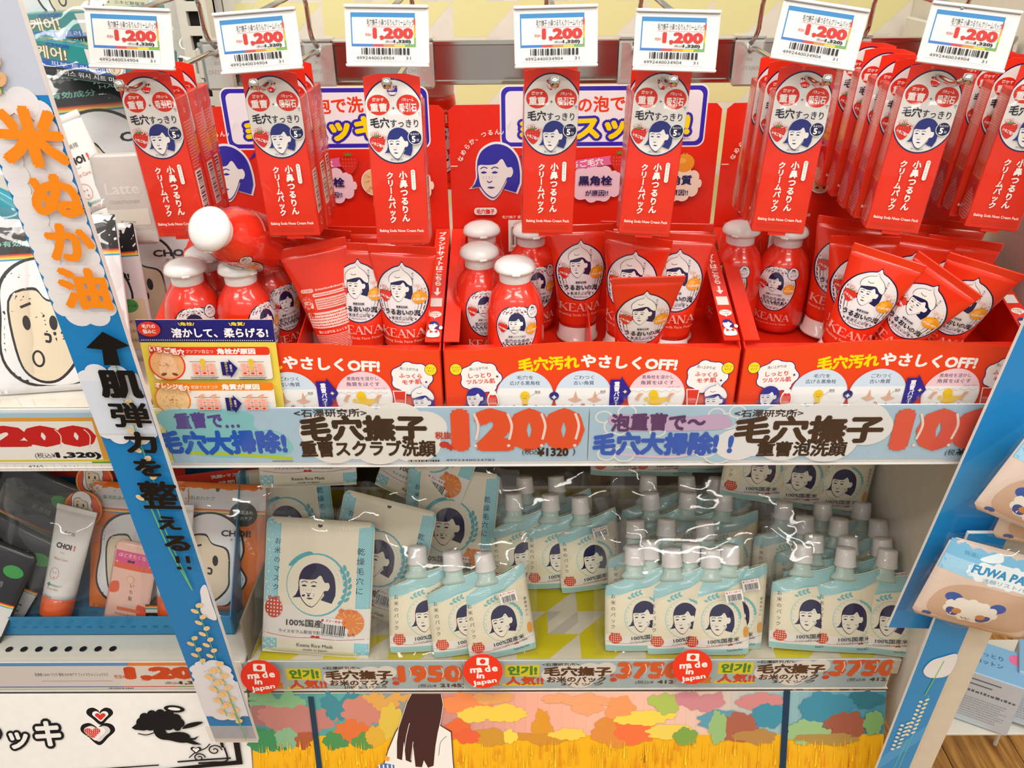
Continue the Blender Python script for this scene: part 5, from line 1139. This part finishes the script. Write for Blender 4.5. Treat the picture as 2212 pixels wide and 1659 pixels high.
a.blob([(28, vv(1300)), (28, vv(1262)), (20, vv(1272)), (17, vv(1295)), (12, vv(1320)), (20, vv(1335)), (28, vv(1335))], 'e6e6ea'); a.rect(-28.4, vv(1545), 28.4, vv(1470), 'dfe6ee'); clouds(1430, 1548, 'e2e6ee', 5, 26)
def ear(x, y0, y1, n, col='f0c890', s=5.5, stem='58b070'):
    a.line([(x, vv(y0)), (x+1.5, (vv(y0)+vv(y1))/2), (x+2, vv(y1))], 1.1, stem, curve=True)
    for i in range(n):
        v = vv(y0)+(vv(y1)-vv(y0))*(i+.2)/n; sd = -1 if i % 2 else 1; a.ell(x+sd*3.6, v, s*.75, s*.5, col, rot=sd*.8, n=12); a.line([(x+sd*2, v-1), (x+sd*5, v+1.6)], .35, 'b8986c')
ear(-6, -60, 200, 14, 'e2b07c', 8.5, '4fb050'); ear(8, 860, 1040, 9, 'e8cfa4', 6.5); ear(-6, 1040, 1090, 2, 'e8cfa4', 6.5); ear(10, 745, 800, 2, 'e8b890', 6)
a.line([(-2, vv(1090)), (2, vv(1180)), (12, vv(1270))], 1.6, '6cc078', curve=True); a.line([(4, vv(1090)), (6, vv(1170)), (12, vv(1270))], 1.2, '6cc078', curve=True)
ear(10, 1300, 1420, 10, 'f0cf98', 6.5); ear(-8, 1370, 1430, 5, 'e8c890', 6.5); ear(12, 1425, 1560, 11, 'f2c890', 8, '62c070'); ear(0, 1440, 1540, 8, 'f2c890', 8, '62c070')
a.line([(14, vv(1500)), (17, vv(1590))], 1.4, '58b868')
for ch, px, py, s, c in (('米', 74, 292, 48, 'f08a14'), ('ぬ', 128, 418, 42, 'f08a14'), ('か', 156, 518, 38, 'f08a14'), ('油', 190, 618, 41, 'f08a14')):
    u, v = U3(px, py); a.text(ch, u, v, s, c, bold=.05, rot=-3, sx=1.08)
u, v = U3(238, 742); a.poly([(u-20, v-1), (u, v+16), (u+20, v+1), (u+7, v-3), (u+6, v-20), (u-9, v-20), (u-6, v-3)], '0e0c0c')
for ch, px, py, s in (('肌', 267, 822, 33), ('弾', 286, 889, 31), ('力', 310, 948, 27), ('を', 325, 1002, 25), ('整', 349, 1062, 41), ('え', 368, 1121, 22), ('る', 387, 1164, 27)):
    u, v = U3(px, py); a.text(ch, u, v, s, '0e0c0c', bold=.05 if ch not in '整弾' else .03, rot=-2, sx=1.25 if ch != '整' else 1.0)
for px in (390, 412): u, v = U3(px, 1203); a.line([(u, v+8), (u-1, v-3)], 4.4, '0e0c0c'); u, v = U3(px+1, 1218); a.ell(u, v, 2.6, 2.6, '0e0c0c')
a.build('front_print', flat(0), PAPER, bn, clip=lambda x, y: (np.abs(x) < 28.45) & (y > 9))
tp = filmmat('sticky_tape', bump=.2, scale=30, fac=1.4, haze=.25)
MB().box(-.034, .030, -.0012, -.0008, .004, .040, 0).build('tape', tp, bn)

bo = mat('banner_blue_card', '1c7cc4', .42, coat=.1)
rb = thing('banner_board', 'blue banner board at the right with panda packets hanging before it', 'banner')
place(rb, (.445, .722, .756), 0, -4.5, 3); U4 = uvf(rb.matrix_world.copy())
MB().box(0, .13, 0, .004, 0, .80, .0003).build('board', mat('foam_board_white'), rb)
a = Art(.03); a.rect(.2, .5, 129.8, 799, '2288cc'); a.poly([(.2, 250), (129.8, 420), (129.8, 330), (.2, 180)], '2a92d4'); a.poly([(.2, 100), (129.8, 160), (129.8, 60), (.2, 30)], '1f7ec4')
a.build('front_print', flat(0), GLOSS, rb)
lb_ = thing('banner_board', 'blue and white banner leg with rice ears, lower right over the wooden floor', 'banner')
P0 = onY(1930, 1656, .716); P1 = onY(2050, 1375, .700); ang = math.degrees(math.atan2(P1.x-P0.x, P1.z-P0.z)); place(lb_, P0, 0, -3, ang*.6)
MB().box(-.022, .022, 0, .004, -.25, .42, .0003).build('board', mat('foam_board_white'), lb_); MB().box(.0222, .056, .0045, .0085, -.25, .42, .0006).build('post', mat('post_beige', 'd4ccba', .45), lb_)
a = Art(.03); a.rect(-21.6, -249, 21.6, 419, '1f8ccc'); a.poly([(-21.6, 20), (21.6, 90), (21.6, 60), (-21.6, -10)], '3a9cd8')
a.line([(-2, -180), (1, -20), (4, 60)], 1.0, '5cc0a8', curve=True); a.line([(6, -180), (8, 0), (8, 150)], 1.0, '5cc0a8', curve=True)
for (x0, v0, n) in ((4, 70, 9), (-8, 40, 7)):
    for i in range(n*2): a.ell(x0+(3.4 if i % 2 else -3.4), v0+i*4.2, 3.1, 2.1, 'e9e2c6', rot=.7 if i % 2 else -.7, n=12)
a.blob([(21, 190), (0, 184), (-12, 196), (-8, 214), (4, 222), (21, 226)], 'e4e8ec'); a.line([(2, 150), (8, 215)], 1.4, '7cc86c')
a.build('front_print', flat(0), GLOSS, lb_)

# ------------------------------------------------------------ panda wristband packets
def panda_art():
    a = Art(.03); W, H = 64, 104
    a.rect(-W, 66, W, H-1, '74b8dc'); a.rect(-W+1, 66, W-1, 84, '9ccbe4'); cloud(a, 6, 76, 52, 12, 'e4ecee', 13)
    a.text('FUWA PANDA', 10, 78, col='2a8cc0', w=88, h=10, bold=.05, shear=.1); a.text('洗顔リストバンド', 12, 68, col='5a94b8', w=62, h=5); a.text('cosparade', 40, 99, col='8a98a8', w=34, h=3.6); a.ell(18, 99, 2, 2, 'e0604c')
    a.blob([(-30, 90), (-10, 100), (-6, 92), (-20, 88)], 'e4f0f4'); a.text('快適に', -38, 92, col='5a94b8', w=18, h=5)
    a.blob([(-50, 10), (-52, 40), (-30, 58), (20, 60), (55, 58), (58, 20), (40, 8), (0, 6)], 'c8a890')
    for s in (-1, 1): a.ell(-12+s*24, 38, 9, 6.5, '2858a8')
    cloud(a, -12, 26, 30, 14, 'e9e6dc', 11)
    for s in (-1, 1): a.ell(-12+s*17, 19, 7.5, 5, '2c4c94', rot=s*.5); a.ell(-12+s*13, 21, 5, 4, 'c8854c')
    a.line([(-17, 15), (-14, 13), (-12, 15), (-10, 13), (-7, 15)], .8, '6a5040', curve=True); a.ell(-50, 6, 5, 3, '2858a8'); return a
def make_panda(label):
    t = thing('wristband_packet', label, 'packet', group='panda wristband packets on the right banner'); vs, fs, f = pouch_shape(.130, .104, .012, seed=8)
    MB().add(vs, fs).build('packet_body', mat('peach_translucent_bag', 'd8c4b4', .3, coat=.5, bump=.4, bscale=30), t, True); panda_art().build('front_print', f, LAB, t, cell=6)
    film('clear_sleeve', .138, .108, .030, 31, t, amp=.003); return t
w0 = make_panda('lower panda wristband packet with blue header in front of the right banner'); place(w0, onY(2088, 1352, .672), -6, 6, 13)
w1 = dup(w0, 'upper panda wristband packet partly cut by the right picture edge'); place(w1, onY(2225, 1145, .655), -8, 4, 20)
w2 = dup(w0, 'third panda wristband packet at the right picture edge behind the upper one'); place(w2, onY(2275, 1185, .675), -8, 4, 8)
# boxes behind the banner leg
def blue_box(label, loc, yaw, roll):
    t = thing('blue_mask_box', label, 'box', group='light blue boxes at lower right'); MB().box(-.034, .034, -.03, .03, 0, .085, .001).build('carton', mat('pale_blue_carton', 'a8c4dc', .4, coat=.2), t)
    a = Art(.03); a.rect(-33, 1, 33, 84, 'c4d0dc'); a.small(-28, 52, 28, 60, 1, '5a6a80'); a.small(-28, 10, 24, 46, 9, '98a4b4'); a.rect(-28, 66, 2, 68, '5a6a80'); a.rect(-28, 74, 10, 76, '5a6a80'); a.build('front_print', flat(.03), GLOSS, t)
    a = Art(.03); a.rect(-33, -29, 33, 29, '7cb0d8'); a.text('しっとり', -6, 8, col='2a5a9c', w=30, h=8, bold=.02); a.text('コットン', -6, -6, col='2a5a9c', w=30, h=8, bold=.02); a.ell(22, 14, 7, 9, 'e070a0'); a.build('top_print', top(.085), GLOSS, t)
    place(t, loc, yaw, 0, roll); t.scale = (1.35,)*3; return t
blue_box('left pale blue box beyond the banner leg', onY(2110, 1530, .98), -28, 0); blue_box('right pale blue box beyond the banner leg', onY(2225, 1535, .97), -28, 0)
pdm = thing('low_stand', 'low white wire stand under the pale blue boxes', 'stand', (.80, 1.02, 0)); zt = onY(2110, 1530, .98).z-.001
MB().box(-.14, .2, -.09, .12, zt-.006, zt-.001, .001).build('stand_top', M_STEEL, pdm)
for x in (-.13, .19):
    for y in (-.08, .11): MB().tube([(x, y, 0), (x, y, zt-.005)], .004).build('leg', M_STEEL, pdm)
# base legs seen between panel and banner
bl = thing('gondola_base', 'pale steel base bars low beside the meadow poster', 'base frame', (.50, 1.0, 0))
MB().tube([(0, -.15, .53), (.03, -.19, .30), (.06, -.2, .02)], .008).build('leg', M_STEEL, bl); MB().tube([(.0, .2, .53), (.0, .2, .02)], .008).build('leg', M_STEEL, bl); MB().tube([(-.0, -.15, .47), (.0, .2, .47)], .007).build('side_bar', M_STEEL, bl)
kb = struct(MB().box(-1.6, .42, 1.1, 1.12, 0, .56, 0).build('baseboard_back', M_STEEL))
ub = tag(MB().box(-1.3, .40, .83, .835, .02, .53, 0).build('kick_panel', mat('kick_white', 'd8d2c6', .5)), 'white kick panel behind the leaning posters', 'panel')

# ------------------------------------------------------------ face care goods at the left
SKIN = 'e9d8bc'
def bigface(a, x, y, s, ln='17181c', skin=SKIN):
    q = Art(); q.blob([(-.5, .1), (-.45, .5), (-.2, .72), (.15, .74), (.45, .55), (.55, .2), (.5, -.05), (.6, -.3), (.4, -.6), (.2, -.75), (-.3, -.7), (-.55, -.4)], ln); q.blob([(-.47, .1), (-.42, .47), (-.18, .69), (.14, .71), (.42, .53), (.52, .2), (.47, -.05), (.57, -.3), (.38, -.57), (.2, -.72), (-.28, -.67), (-.52, -.38)], 'efeff0')
    q.blob([(-.38, .28), (-.08, .42), (.05, .28), (.3, .18), (.33, -.2), (.3, -.45), (.05, -.68), (-.2, -.66), (-.36, -.4)], ln); q.blob([(-.355, .27), (-.08, .385), (.05, .255), (.275, .16), (.305, -.2), (.275, -.43), (.04, -.65), (-.19, -.63), (-.335, -.39)], skin)
    q.ell(-.2, .02, .045, .085, ln); q.ell(.1, .0, .045, .085, ln); q.line([(-.02, -.12), (.04, -.14), (.03, -.21), (-.02, -.2)], .03, ln, curve=True); q.ell(-.13, -.4, .07, .1, ln); q.ell(-.13, -.4, .045, .075, skin); q.line([(-.24, .2), (-.12, .24)], .03, ln)
    a.put(q, x, y, s); return a
def rainbow(a, x0, x1, y, s=1.0):
    for i, c in enumerate(('d8402c', 'f0a030', 'f2d84c', '3a98c0')): a.rect(x0, y-(i+1)*s, x1, y-i*s, c)
def face_pouch_art(W, H, bg='ececee', hdr='16161a', txt='e8e8e8', orange_=False):
    a = Art(.03); w = W/2; a.rect(-w+1, 1, w-1, H-1, bg); a.rect(-w+1, H*.80, w-1, H-1, hdr); rainbow(a, -w+1, w-1, H*.80, H*.009)
    if not orange_:
        a.text('肌美精', w*.3, H*.93, col=txt, w=W*.36, h=H*.06, bold=.01); a.text('HADABISEI', w*.3, H*.885, col=txt, w=W*.3, h=H*.018); a.text('Wの有効成分', -w*.45, H*.86, col='8ad0c0', w=W*.4, h=H*.035, bold=.02)
        a.text('繰り返しがちなニキビ・肌荒れに', 0, H*.97, col=txt, w=W*.8, h=H*.025)
    else:
        a.ell(0, H*.95, 3, 3, '5a5650'); a.text('薬用肌あれケア', -w*.4, H*.88, col='2a8c74', w=W*.36, h=H*.03); a.ell(w*.55, H*.77, W*.14, H*.095, '26262a'); a.text('乾燥肌あれ', w*.55, H*.785, col='f0f0f0', w=W*.2, h=H*.03); a.text('+毛穴ケア', w*.55, H*.74, col='f0f0f0', w=W*.18, h=H*.028)
        a.arc('マスクでチョイっと肌あれ毛穴ケア', -w*.1, H*.35, W*.46, 120, 20, W*.045, 'f4ece4')
    bigface(a, -w*.12, H*.40, H*.50); a.text('CHOI!', w*.42, H*.62, col='1c1c20', w=W*.3, h=H*.05, bold=.04); a.text('チョイ', w*.42, H*.57, col='1c1c20', w=W*.12, h=H*.02)
    if not orange_:
        a.rect(w*.35, H*.08, w*.95, H*.46, 'e6dcb8', 3); a.ell(w*.6, H*.41, W*.1, H*.05, '4ea858'); a.text('サリチル酸', w*.6, H*.41, col='173020', w=W*.16, h=H*.02)
        for i, tt in enumerate(('集中ニキビケア', 'ニキビ跡保湿', 'うるおい浸透')): a.rect(w*.38, H*(.28-i*.07), w*.43, H*(.305-i*.07), '6a6450'); a.text(tt, w*.7, H*(.292-i*.07), col='3a3630', w=W*.2, h=H*.026)
    return a
def goods_pouch(name, label, cat, W, H, art, body, loc, yaw, lean, roll, bulge=.006, group=None, seed=3):
    t = thing(name, label, cat, group=group); vs, fs, f = pouch_shape(W, H, bulge, seed=seed); MB().add(vs, fs).build('pouch_body', body, t, True); art.build('front_print', f, LAB, t, cell=8); place(t, loc, yaw, lean, roll); return t
PW = mat('white_pouch_foil', 'e8e8ea', .4, coat=.2)
G1 = 'white face mask pouches at the left'
goods_pouch('face_mask_pouch', 'large white pouch with a surprised outlined face, front of the left upper shelf', 'mask pouch', .148, .185, face_pouch_art(148, 185), PW, (onY(130, 880, .755).x, .775, 1.060), 6, 22, -1, .009, G1)
bag(.175, .20, .04, 41, 120, 880, .773, 1.060, 6, 22, -1, 'clear bag around the large white face pouch')
goods_pouch('face_mask_pouch', 'white pouch seen edge-on at the far left picture edge', 'mask pouch', .13, .185, face_pouch_art(130, 185), PW, (onY(-75, 880, .755).x, .760, 1.060), 30, 14, 4, .014, G1, 4)
bag(.16, .20, .05, 43, -60, 880, .750, 1.060, 26, 14, 4, 'clear bag around the far left white pouch')
goods_pouch('face_mask_pouch', 'white face pouch with black header, upper middle of the left goods', 'mask pouch', .20, .215, face_pouch_art(200, 215), PW, (onY(300, 545, .965).x, .965, 1.150), 4, 12, -4, .010, G1, 5)
bag(.235, .24, .05, 47, 290, 545, .96, 1.145, 4, 12, -4, 'clear bag around the upper white face pouch')
goods_pouch('face_mask_pouch', 'black-topped pouch standing left of the info card top', 'mask pouch', .10, .155, face_pouch_art(100, 155), PW, (onY(262, 830, .84).x, .845, 1.061), -3, 12, -3, .006, G1, 6)
goods_pouch('face_mask_pouch', 'black-topped pouch behind the leftmost white-capped bottles', 'mask pouch', .15, .165, face_pouch_art(150, 165), PW, (onY(368, 820, .90).x, .905, 1.061), -2, 12, -2, .006, G1, 7)
bag(.17, .18, .03, 53, 368, 820, .90, 1.061, -2, 12, -2, 'clear bag around the black-topped pouch behind the bottles')
# white tube, teal tube, sachet
def ctube(label, W, H, bodym, capm, art, caph=.03):
    t = thing('cream_tube', label, 'tube'); n = 24; zs = np.linspace(caph, H, 16); vs = []; fs = []
    wz = lambda z: np.interp(z, [0, caph, H], [W*.36, W*.38, W*.5]); dz = lambda z: np.interp(z, [0, caph, H*.6, H], [W*.32, W*.33, W*.2, .001])
    for z in zs:
        for i in range(n): A = 2*math.pi*i/n; vs.append((float(wz(z))*math.cos(A), float(dz(z))*math.sin(A), z))
    for j in range(15):
        for i in range(n): k = (i+1) % n; fs.append((j*n+i, j*n+k, (j+1)*n+k, (j+1)*n+i))
    fs += [tuple(range(n))[::-1], tuple(15*n+i for i in range(n))]
    MB().add(vs, fs).box(-W*.5, W*.5, -.0012, .0012, H-.001, H+.007, .0004).build('tube_body', bodym, t, True)
    MB().lathe([(0, 0), (W*.36, .0), (W*.375, .002), (W*.375, caph-.001), (W*.36, caph)], 26, sy=.9).build('cap', capm, t, True)
    f = lambda u, v, h: S3(u, -dz(v)*np.sqrt(1-np.clip(u/wz(v), -.98, .98)**2)-h-.0003, v)
    art.build('front_print', f, LAB, t, cell=4); return t
def choi_art(H):
    a = Art(.03); a.text('肌美精', 0, H*.80, col='8a8478', w=17, h=5.5); a.text('CHOI', -3, H*.68, col='232020', w=24, h=8, bold=.05); a.text('!', 13, H*.68, col='e0503c', w=2.5, h=8, bold=.05); a.text('チョイ', -2, H*.62, col='3a3634', w=7, h=2.2); a.text('Moist Care', -2, H*.56, col='d87860', w=21, h=3.6)
    a.line([(-6+7*math.cos(t*.6), H*.42+8*math.sin(t*.6)*(1+.1*(t % 2))) for t in range(11)], .5, 'd87060', closed=True, curve=True); a.ell(-8, H*.43, .6, 1, 'd87060'); a.ell(-4, H*.43, .6, 1, 'd87060'); a.ell(-5, H*.385, .9, 1.2, 'd87060')
    a.text('+', -10, H*.315, 10, '2a8c74', bold=.08); a.text('薬用肌あれケア', 2, H*.315, col='2a8c74', w=17, h=3); a.text('Gel Face Wash', -3, H*.28, col='d87860', w=18, h=2.6); a.text('Kracie', -6, H*.20+1, col='3a3838', w=11, h=3.4); return a
WT = mat('white_tube', 'e8e6e2', .3, coat=.4); OC = mat('orange_cap', 'e8622c', .3, coat=.4); TL_ = mat('teal_tube', '2494a8', .3, coat=.4)
c0 = ctube('white cream tube tilted beside the translucent sachet, upper left', .05, .125, WT, WT, choi_art(125)); place(c0, onY(262, 500, .90), 0, 6, -20)
c1 = ctube('teal and white tube in a clear bag at the left edge', .05, .12, TL_, WT, Art().text('Kracie', 0, 30, col='555555', w=12, h=4)); o = c1; P = onY(140, 500, .86); o.matrix_world = Matrix.Translation(P) @ Matrix.Rotation(math.radians(-62), 4, 'Y') @ Matrix.Rotation(math.radians(8), 4, 'X')
bag(.15, .15, .06, 59, 60, 560, .84, None, 8, 14, -8, 'clear bag around the teal tube at the left edge')
a = Art(.03); a.rect(-28, 2, 28, 16, 'cfcac4'); a.text('Latte', 0, 62, col='d4cec8', w=38, h=12, bold=.03); a.text('CONDITIONER', 0, 48, col='b0a8a0', w=34, h=3.4); a.rect(-24, 22, 24, 40, 'd8d2c4'); a.text('Kracie', 0, 26, col='8a847c', w=16, h=3.6)
goods_pouch('hair_sachet', 'translucent grey sachet left of the first red cartons', 'sachet', .06, .10, a, mat('grey_sachet', 'c4bcb6', .3, coat=.5, bump=.3), onY(292, 528, .885), 0, 8, -2, .004)
# teal hanging cards
def teal_card(label, p, y, yaw, roll, w=.15):
    t = thing('teal_carton', label, 'box', group='teal cartons with white lettering at the upper left'); MB().box(-w/2, w/2, -.003, .05, 0, .035, .001).build('carton', mat('teal_card', '1f8f90', .4, coat=.2), t)
    a = Art(.03); a.rect(-w*500+1, 1, w*500-1, 10, '151518'); a.rect(-w*500+1, 10, w*300, 17, '1c60b8'); a.text('피부 트러블에', -10, 13.5, col='e8eef4', w=60, h=5); a.otext('케어!', -38, 24, 'f4f0e0', '7a6a20', w=34, h=13); a.text('CHOI!', -30, 32.5, col='2858c0', w=26, h=3.6, bold=.04); a.text('페이스 워시 시트 마스크', 5, 5.5, col='e8eef4', w=80, h=5.5); a.poly([(0, 33), (16, 33), (13, 14), (4, 14)], 'e6e2dc'); a.rect(22, 12, 44, 33, 'd8dcdc', 2); bigface(a, 33, 22, 16, '3a3a3a'); a.rect(48, 4, 72, 33, '2a8890')
    a.build('front_print', flat(.003), GLOSS, t); a = Art(.03); a.rect(-w*500+1, -2, w*500-1, 49, '2aa0a4'); a.text('肌をいたわる 케어', 0, 30, col='e8eef4', w=110, h=12, bold=.03); a.text('CHOI 케어!', -20, 12, col='f0e060', w=80, h=12, bold=.05); a.build('top_print', top(.035), GLOSS, t); place(t, p, yaw, 0, roll); return t
teal_card('lower teal carton with white lettering behind the first price tag', onY(195, 175, .93), .93, -8, 7); teal_card('upper teal carton partly behind the first price tag', onY(185, 100, .96), .96, -8, -3)
goods_pouch('face_mask_pouch', 'white pouch at the very top left above the teal cartons', 'mask pouch', .16, .14, face_pouch_art(160, 140), PW, onY(185, 62, 1.0), -3, 4, 5, .008, G1, 9)
bag(.20, .17, .05, 61, 190, 175, .91, None, 0, 6, 3, 'clear bag over the teal cartons at the top left'); bag(.20, .16, .05, 67, 190, 80, .93, None, 0, 6, -4, 'clear bag at the very top left above the first price tag')

# ---- blue counter tray, lower left
bt = thing('blue_tray', 'blue card tray holding clear bagged face care sets, lower left', 'display tray', (-.640, .878, .5865)); BTM = mat('blue_gradient_card', '1e7fb0', .35, coat=.3, var=.35, bscale=9)
MB().box(-.222, .222, 0, .30, 0, .0015, .0003).build('tray_floor', BTM, bt); MB().box(-.222, .222, 0, .0018, .0, .036, .0004).build('front_wall', BTM, bt)
for s in (-1, 1): MB().prism([(0, 0), (.30, 0), (.30, .20), (.14, .19), (.0, .036)], s*.2225, s*.221, lambda y, z, d: (d, y, z)).build('side_wall', BTM, bt)
MB().box(-.222, .222, .298, .30, 0, .24, .0005).build('back_wall', BTM, bt)
a = Art(.03)
for i in range(24): a.ell(-180+i*16, 16, 4, 1.6, '2468a8', n=10)
a.build('front_print', flat(0), PAPER, bt)
TZ = .5895
OM = mat('orange_pouch_foil', 'e8761c', .38, coat=.3)
def orange_mask(label, x, y, yaw, lean, roll, seed=2):
    return goods_pouch('orange_mask_pouch', label, 'mask pouch', .148, .195, face_pouch_art(148, 195, 'e8761c', 'dcdcdc', '333333', True), OM, (x, y, TZ), yaw, lean, roll, .007, 'orange face mask pouches', seed)
xA = onZ(235, 1400, TZ).x; xB = onZ(470, 1375, TZ).x
orange_mask('orange face mask pouch behind the white tube in the blue tray', xA+.01, .925, -2, 26, 3); orange_mask('orange face mask pouch with black round badge, right part of the blue tray', xB-.02, .925, -2, 26, 2, 4)
def cset(px, py, roll, lb): o = ctube(lb, .062, .158, WT, OC, choi_art(158)); place(o, (onZ(px, py, TZ).x, .905, TZ+.012), -3, 27, roll); return o
cset(105, 1370, 12, 'white tube with orange cap at the left of the blue tray'); cset(375, 1345, 0, 'white tube partly behind the handwritten banner in the blue tray')
a = Art(.03); a.rect(-30, 92, 30, 110, 'e0508c'); a.text('ほどきたくなる', 0, 104, col='f6e8ec', w=48, h=6); a.rect(-30, 84, 30, 92, 'e8603c'); a.text('補修', -4, 96, col='2a2428', w=12, h=4, bold=.04); a.blob([(-30, 60), (-18, 64), (-16, 50), (-30, 46)], 'e8603c'); a.blob([(30, 30), (16, 34), (18, 16), (30, 10)], 'e8603c'); a.text('いち髪', 4, 52, 7, '5a4038', vert=True, gap=1.4); a.rect(-14, 22, 22, 27, 'e87850'); a.text('MOISTURIZING', 2, 16, col='b07060', w=36, h=3.4); a.text('SHAMPOO', 2, 11, col='b07060', w=24, h=3); a.text('Kracie', 2, 5, col='5a4640', w=14, h=3.6); a.ell(0, 70, 6, 6, 'e8b09c'); a.ell(0, 70, 4.5, 4.5, 'f0c4b0')
goods_pouch('pink_sachet', 'pink and salmon sachet lying before the orange pouch', 'sachet', .066, .125, a, mat('salmon_sachet', 'eebfae', .3, coat=.5, bump=.3), (onZ(248, 1390, TZ).x, .893, TZ+.002), -4, 28, 9, .004)
for i, (px, tt) in enumerate(((338, '洗う!'), (398, '保湿!'))):
    o = thing('step_card', 'small black card reading %s at the front of the blue tray' % ('step one' if i == 0 else 'step two'), 'card'); MB().box(-.021, .021, 0, .001, 0, .034, .0002).build('card', mat('black_card', '1c1b1e', .4), o); a = Art(.03); a.text(tt, 5, 12, col='ecece8', w=20, h=9, bold=.03); a.ell(-13, 12, 6, 7, '4a4a4c'); a.text('STEP', -13, 15, col='ecece8', w=6, h=2); a.text(str(i+1), -13, 10.5, 7, 'ecece8'); rainbow(a, -20.5, 20.5, 33, 1.3); a.rect(-20.5, 22, 20.5, 27.5, 'e8e4dc'); a.build('front_print', flat(0), PAPER, o); place(o, (onZ(px, 1372, TZ).x, .889, TZ+.001), 0, 24, 1)
for px, py, y, lb in ((180, 1100, .985, 'round orange sticker on the left clear bag in the blue tray'), (205, 1040, 1.02, 'round orange sticker further back in the blue tray')):
    o = thing('round_sticker', lb, 'sticker', group='round orange stickers'); MB().lathe([(0, 0), (.029, 0), (.029, .0008), (0, .0008)], 36, Matrix.Rotation(math.pi/2, 4, 'X')).build('sticker_disc', mat('orange_sticker', 'e2582c', .4), o); a = Art(.03)
    a.ell(0, 0, 28, 28, 'e8c040'); a.ell(0, 0, 26.5, 26.5, 'e2582c'); bigface(a, -2, 6, 30, '3a2418'); a.text('肌あれ+毛穴ケア', 0, -19, col='f4e8dc', w=36, h=6, bold=.03); a.build('front_print', flat(.0008), PAPER, o); place(o, onY(px, py, y), 0, 22, 0)
bag(.25, .215, .05, 71, 190, 1390, .89, TZ, -2, 26, 4, 'clear bag around the left set in the blue tray'); bag(.21, .215, .05, 73, 440, 1360, .895, TZ, -2, 26, 2, 'clear bag around the right set in the blue tray')
rc = thing('red_header_card', 'red card strip with white lettering above the blue tray', 'card'); MB().box(-.07, .07, 0, .001, -.018, .018, .0002).build('card', mat('red_strip_card', 'cf3a28', .45), rc); a = Art(.03); a.text('2stepの美肌ケア', -2, -5, col='f0e4dc', w=104, h=12, bold=.04); a.text('洗顔+マスクの', 14, 9, col='f0e4dc', w=60, h=6, bold=.03); a.build('front_print', flat(0), PAPER, rc); place(rc, onY(480, 1040, 1.04), 0, 12, -7)
rc = thing('red_header_card', 'plain red card edge behind the round orange stickers', 'card'); MB().box(-.12, .12, 0, .001, -.02, .02, .0002).build('card', mat('red_strip_card'), rc); place(rc, onY(240, 1010, 1.1), 0, 12, 3)
# dark pouches at the far left of the lower shelf
DP = mat('dark_pouch_foil', '24262c', .35, coat=.4, bump=.3)
def dark_art():
    a = Art(.03); a.rect(-60, 20, 60, 80, 'dcdcda'); rainbow(a, -60, 60, 84, 1.4); a.text('肌美精', 20, 110, col='8a8a8c', w=30, h=9); a.text('薬用マスク ニキビケア', 0, 70, col='33343a', w=84, h=8); a.small(-48, 40, 50, 60, 4, '44464c'); a.rect(-60, 4, 60, 20, '2a60a8'); a.text('쉬운 여드름', 0, 12, col='e4eaf0', w=70, h=10, bold=.03); a.rect(-60, 20, 60, 34, '2c8c68'); a.ell(40, 132, 14, 9, '3f9c4c'); return a
for i, (px, py, y, roll) in enumerate(((-20, 1360, .90, 34), (30, 1220, .99, 30), (-30, 1480, .86, 28))):
    goods_pouch('dark_mask_pouch', ('dark pouch leaning on the blue tray at the left edge', 'dark pouch behind, upper part of the left edge below the shelf', 'dark pouch at the bottom left beside the perforated shelf')[i], 'mask pouch', .125, .165, dark_art(), DP, Vector((onY(px, py, y).x-.02, y, TZ+.004+.03*i*(i < 2))), 6, 24, roll, .008, 'dark face mask pouches')
bag(.17, .20, .06, 79, 20, 1370, .90, TZ, 6, 22, 30, 'clear bag around the dark pouches at the left edge')
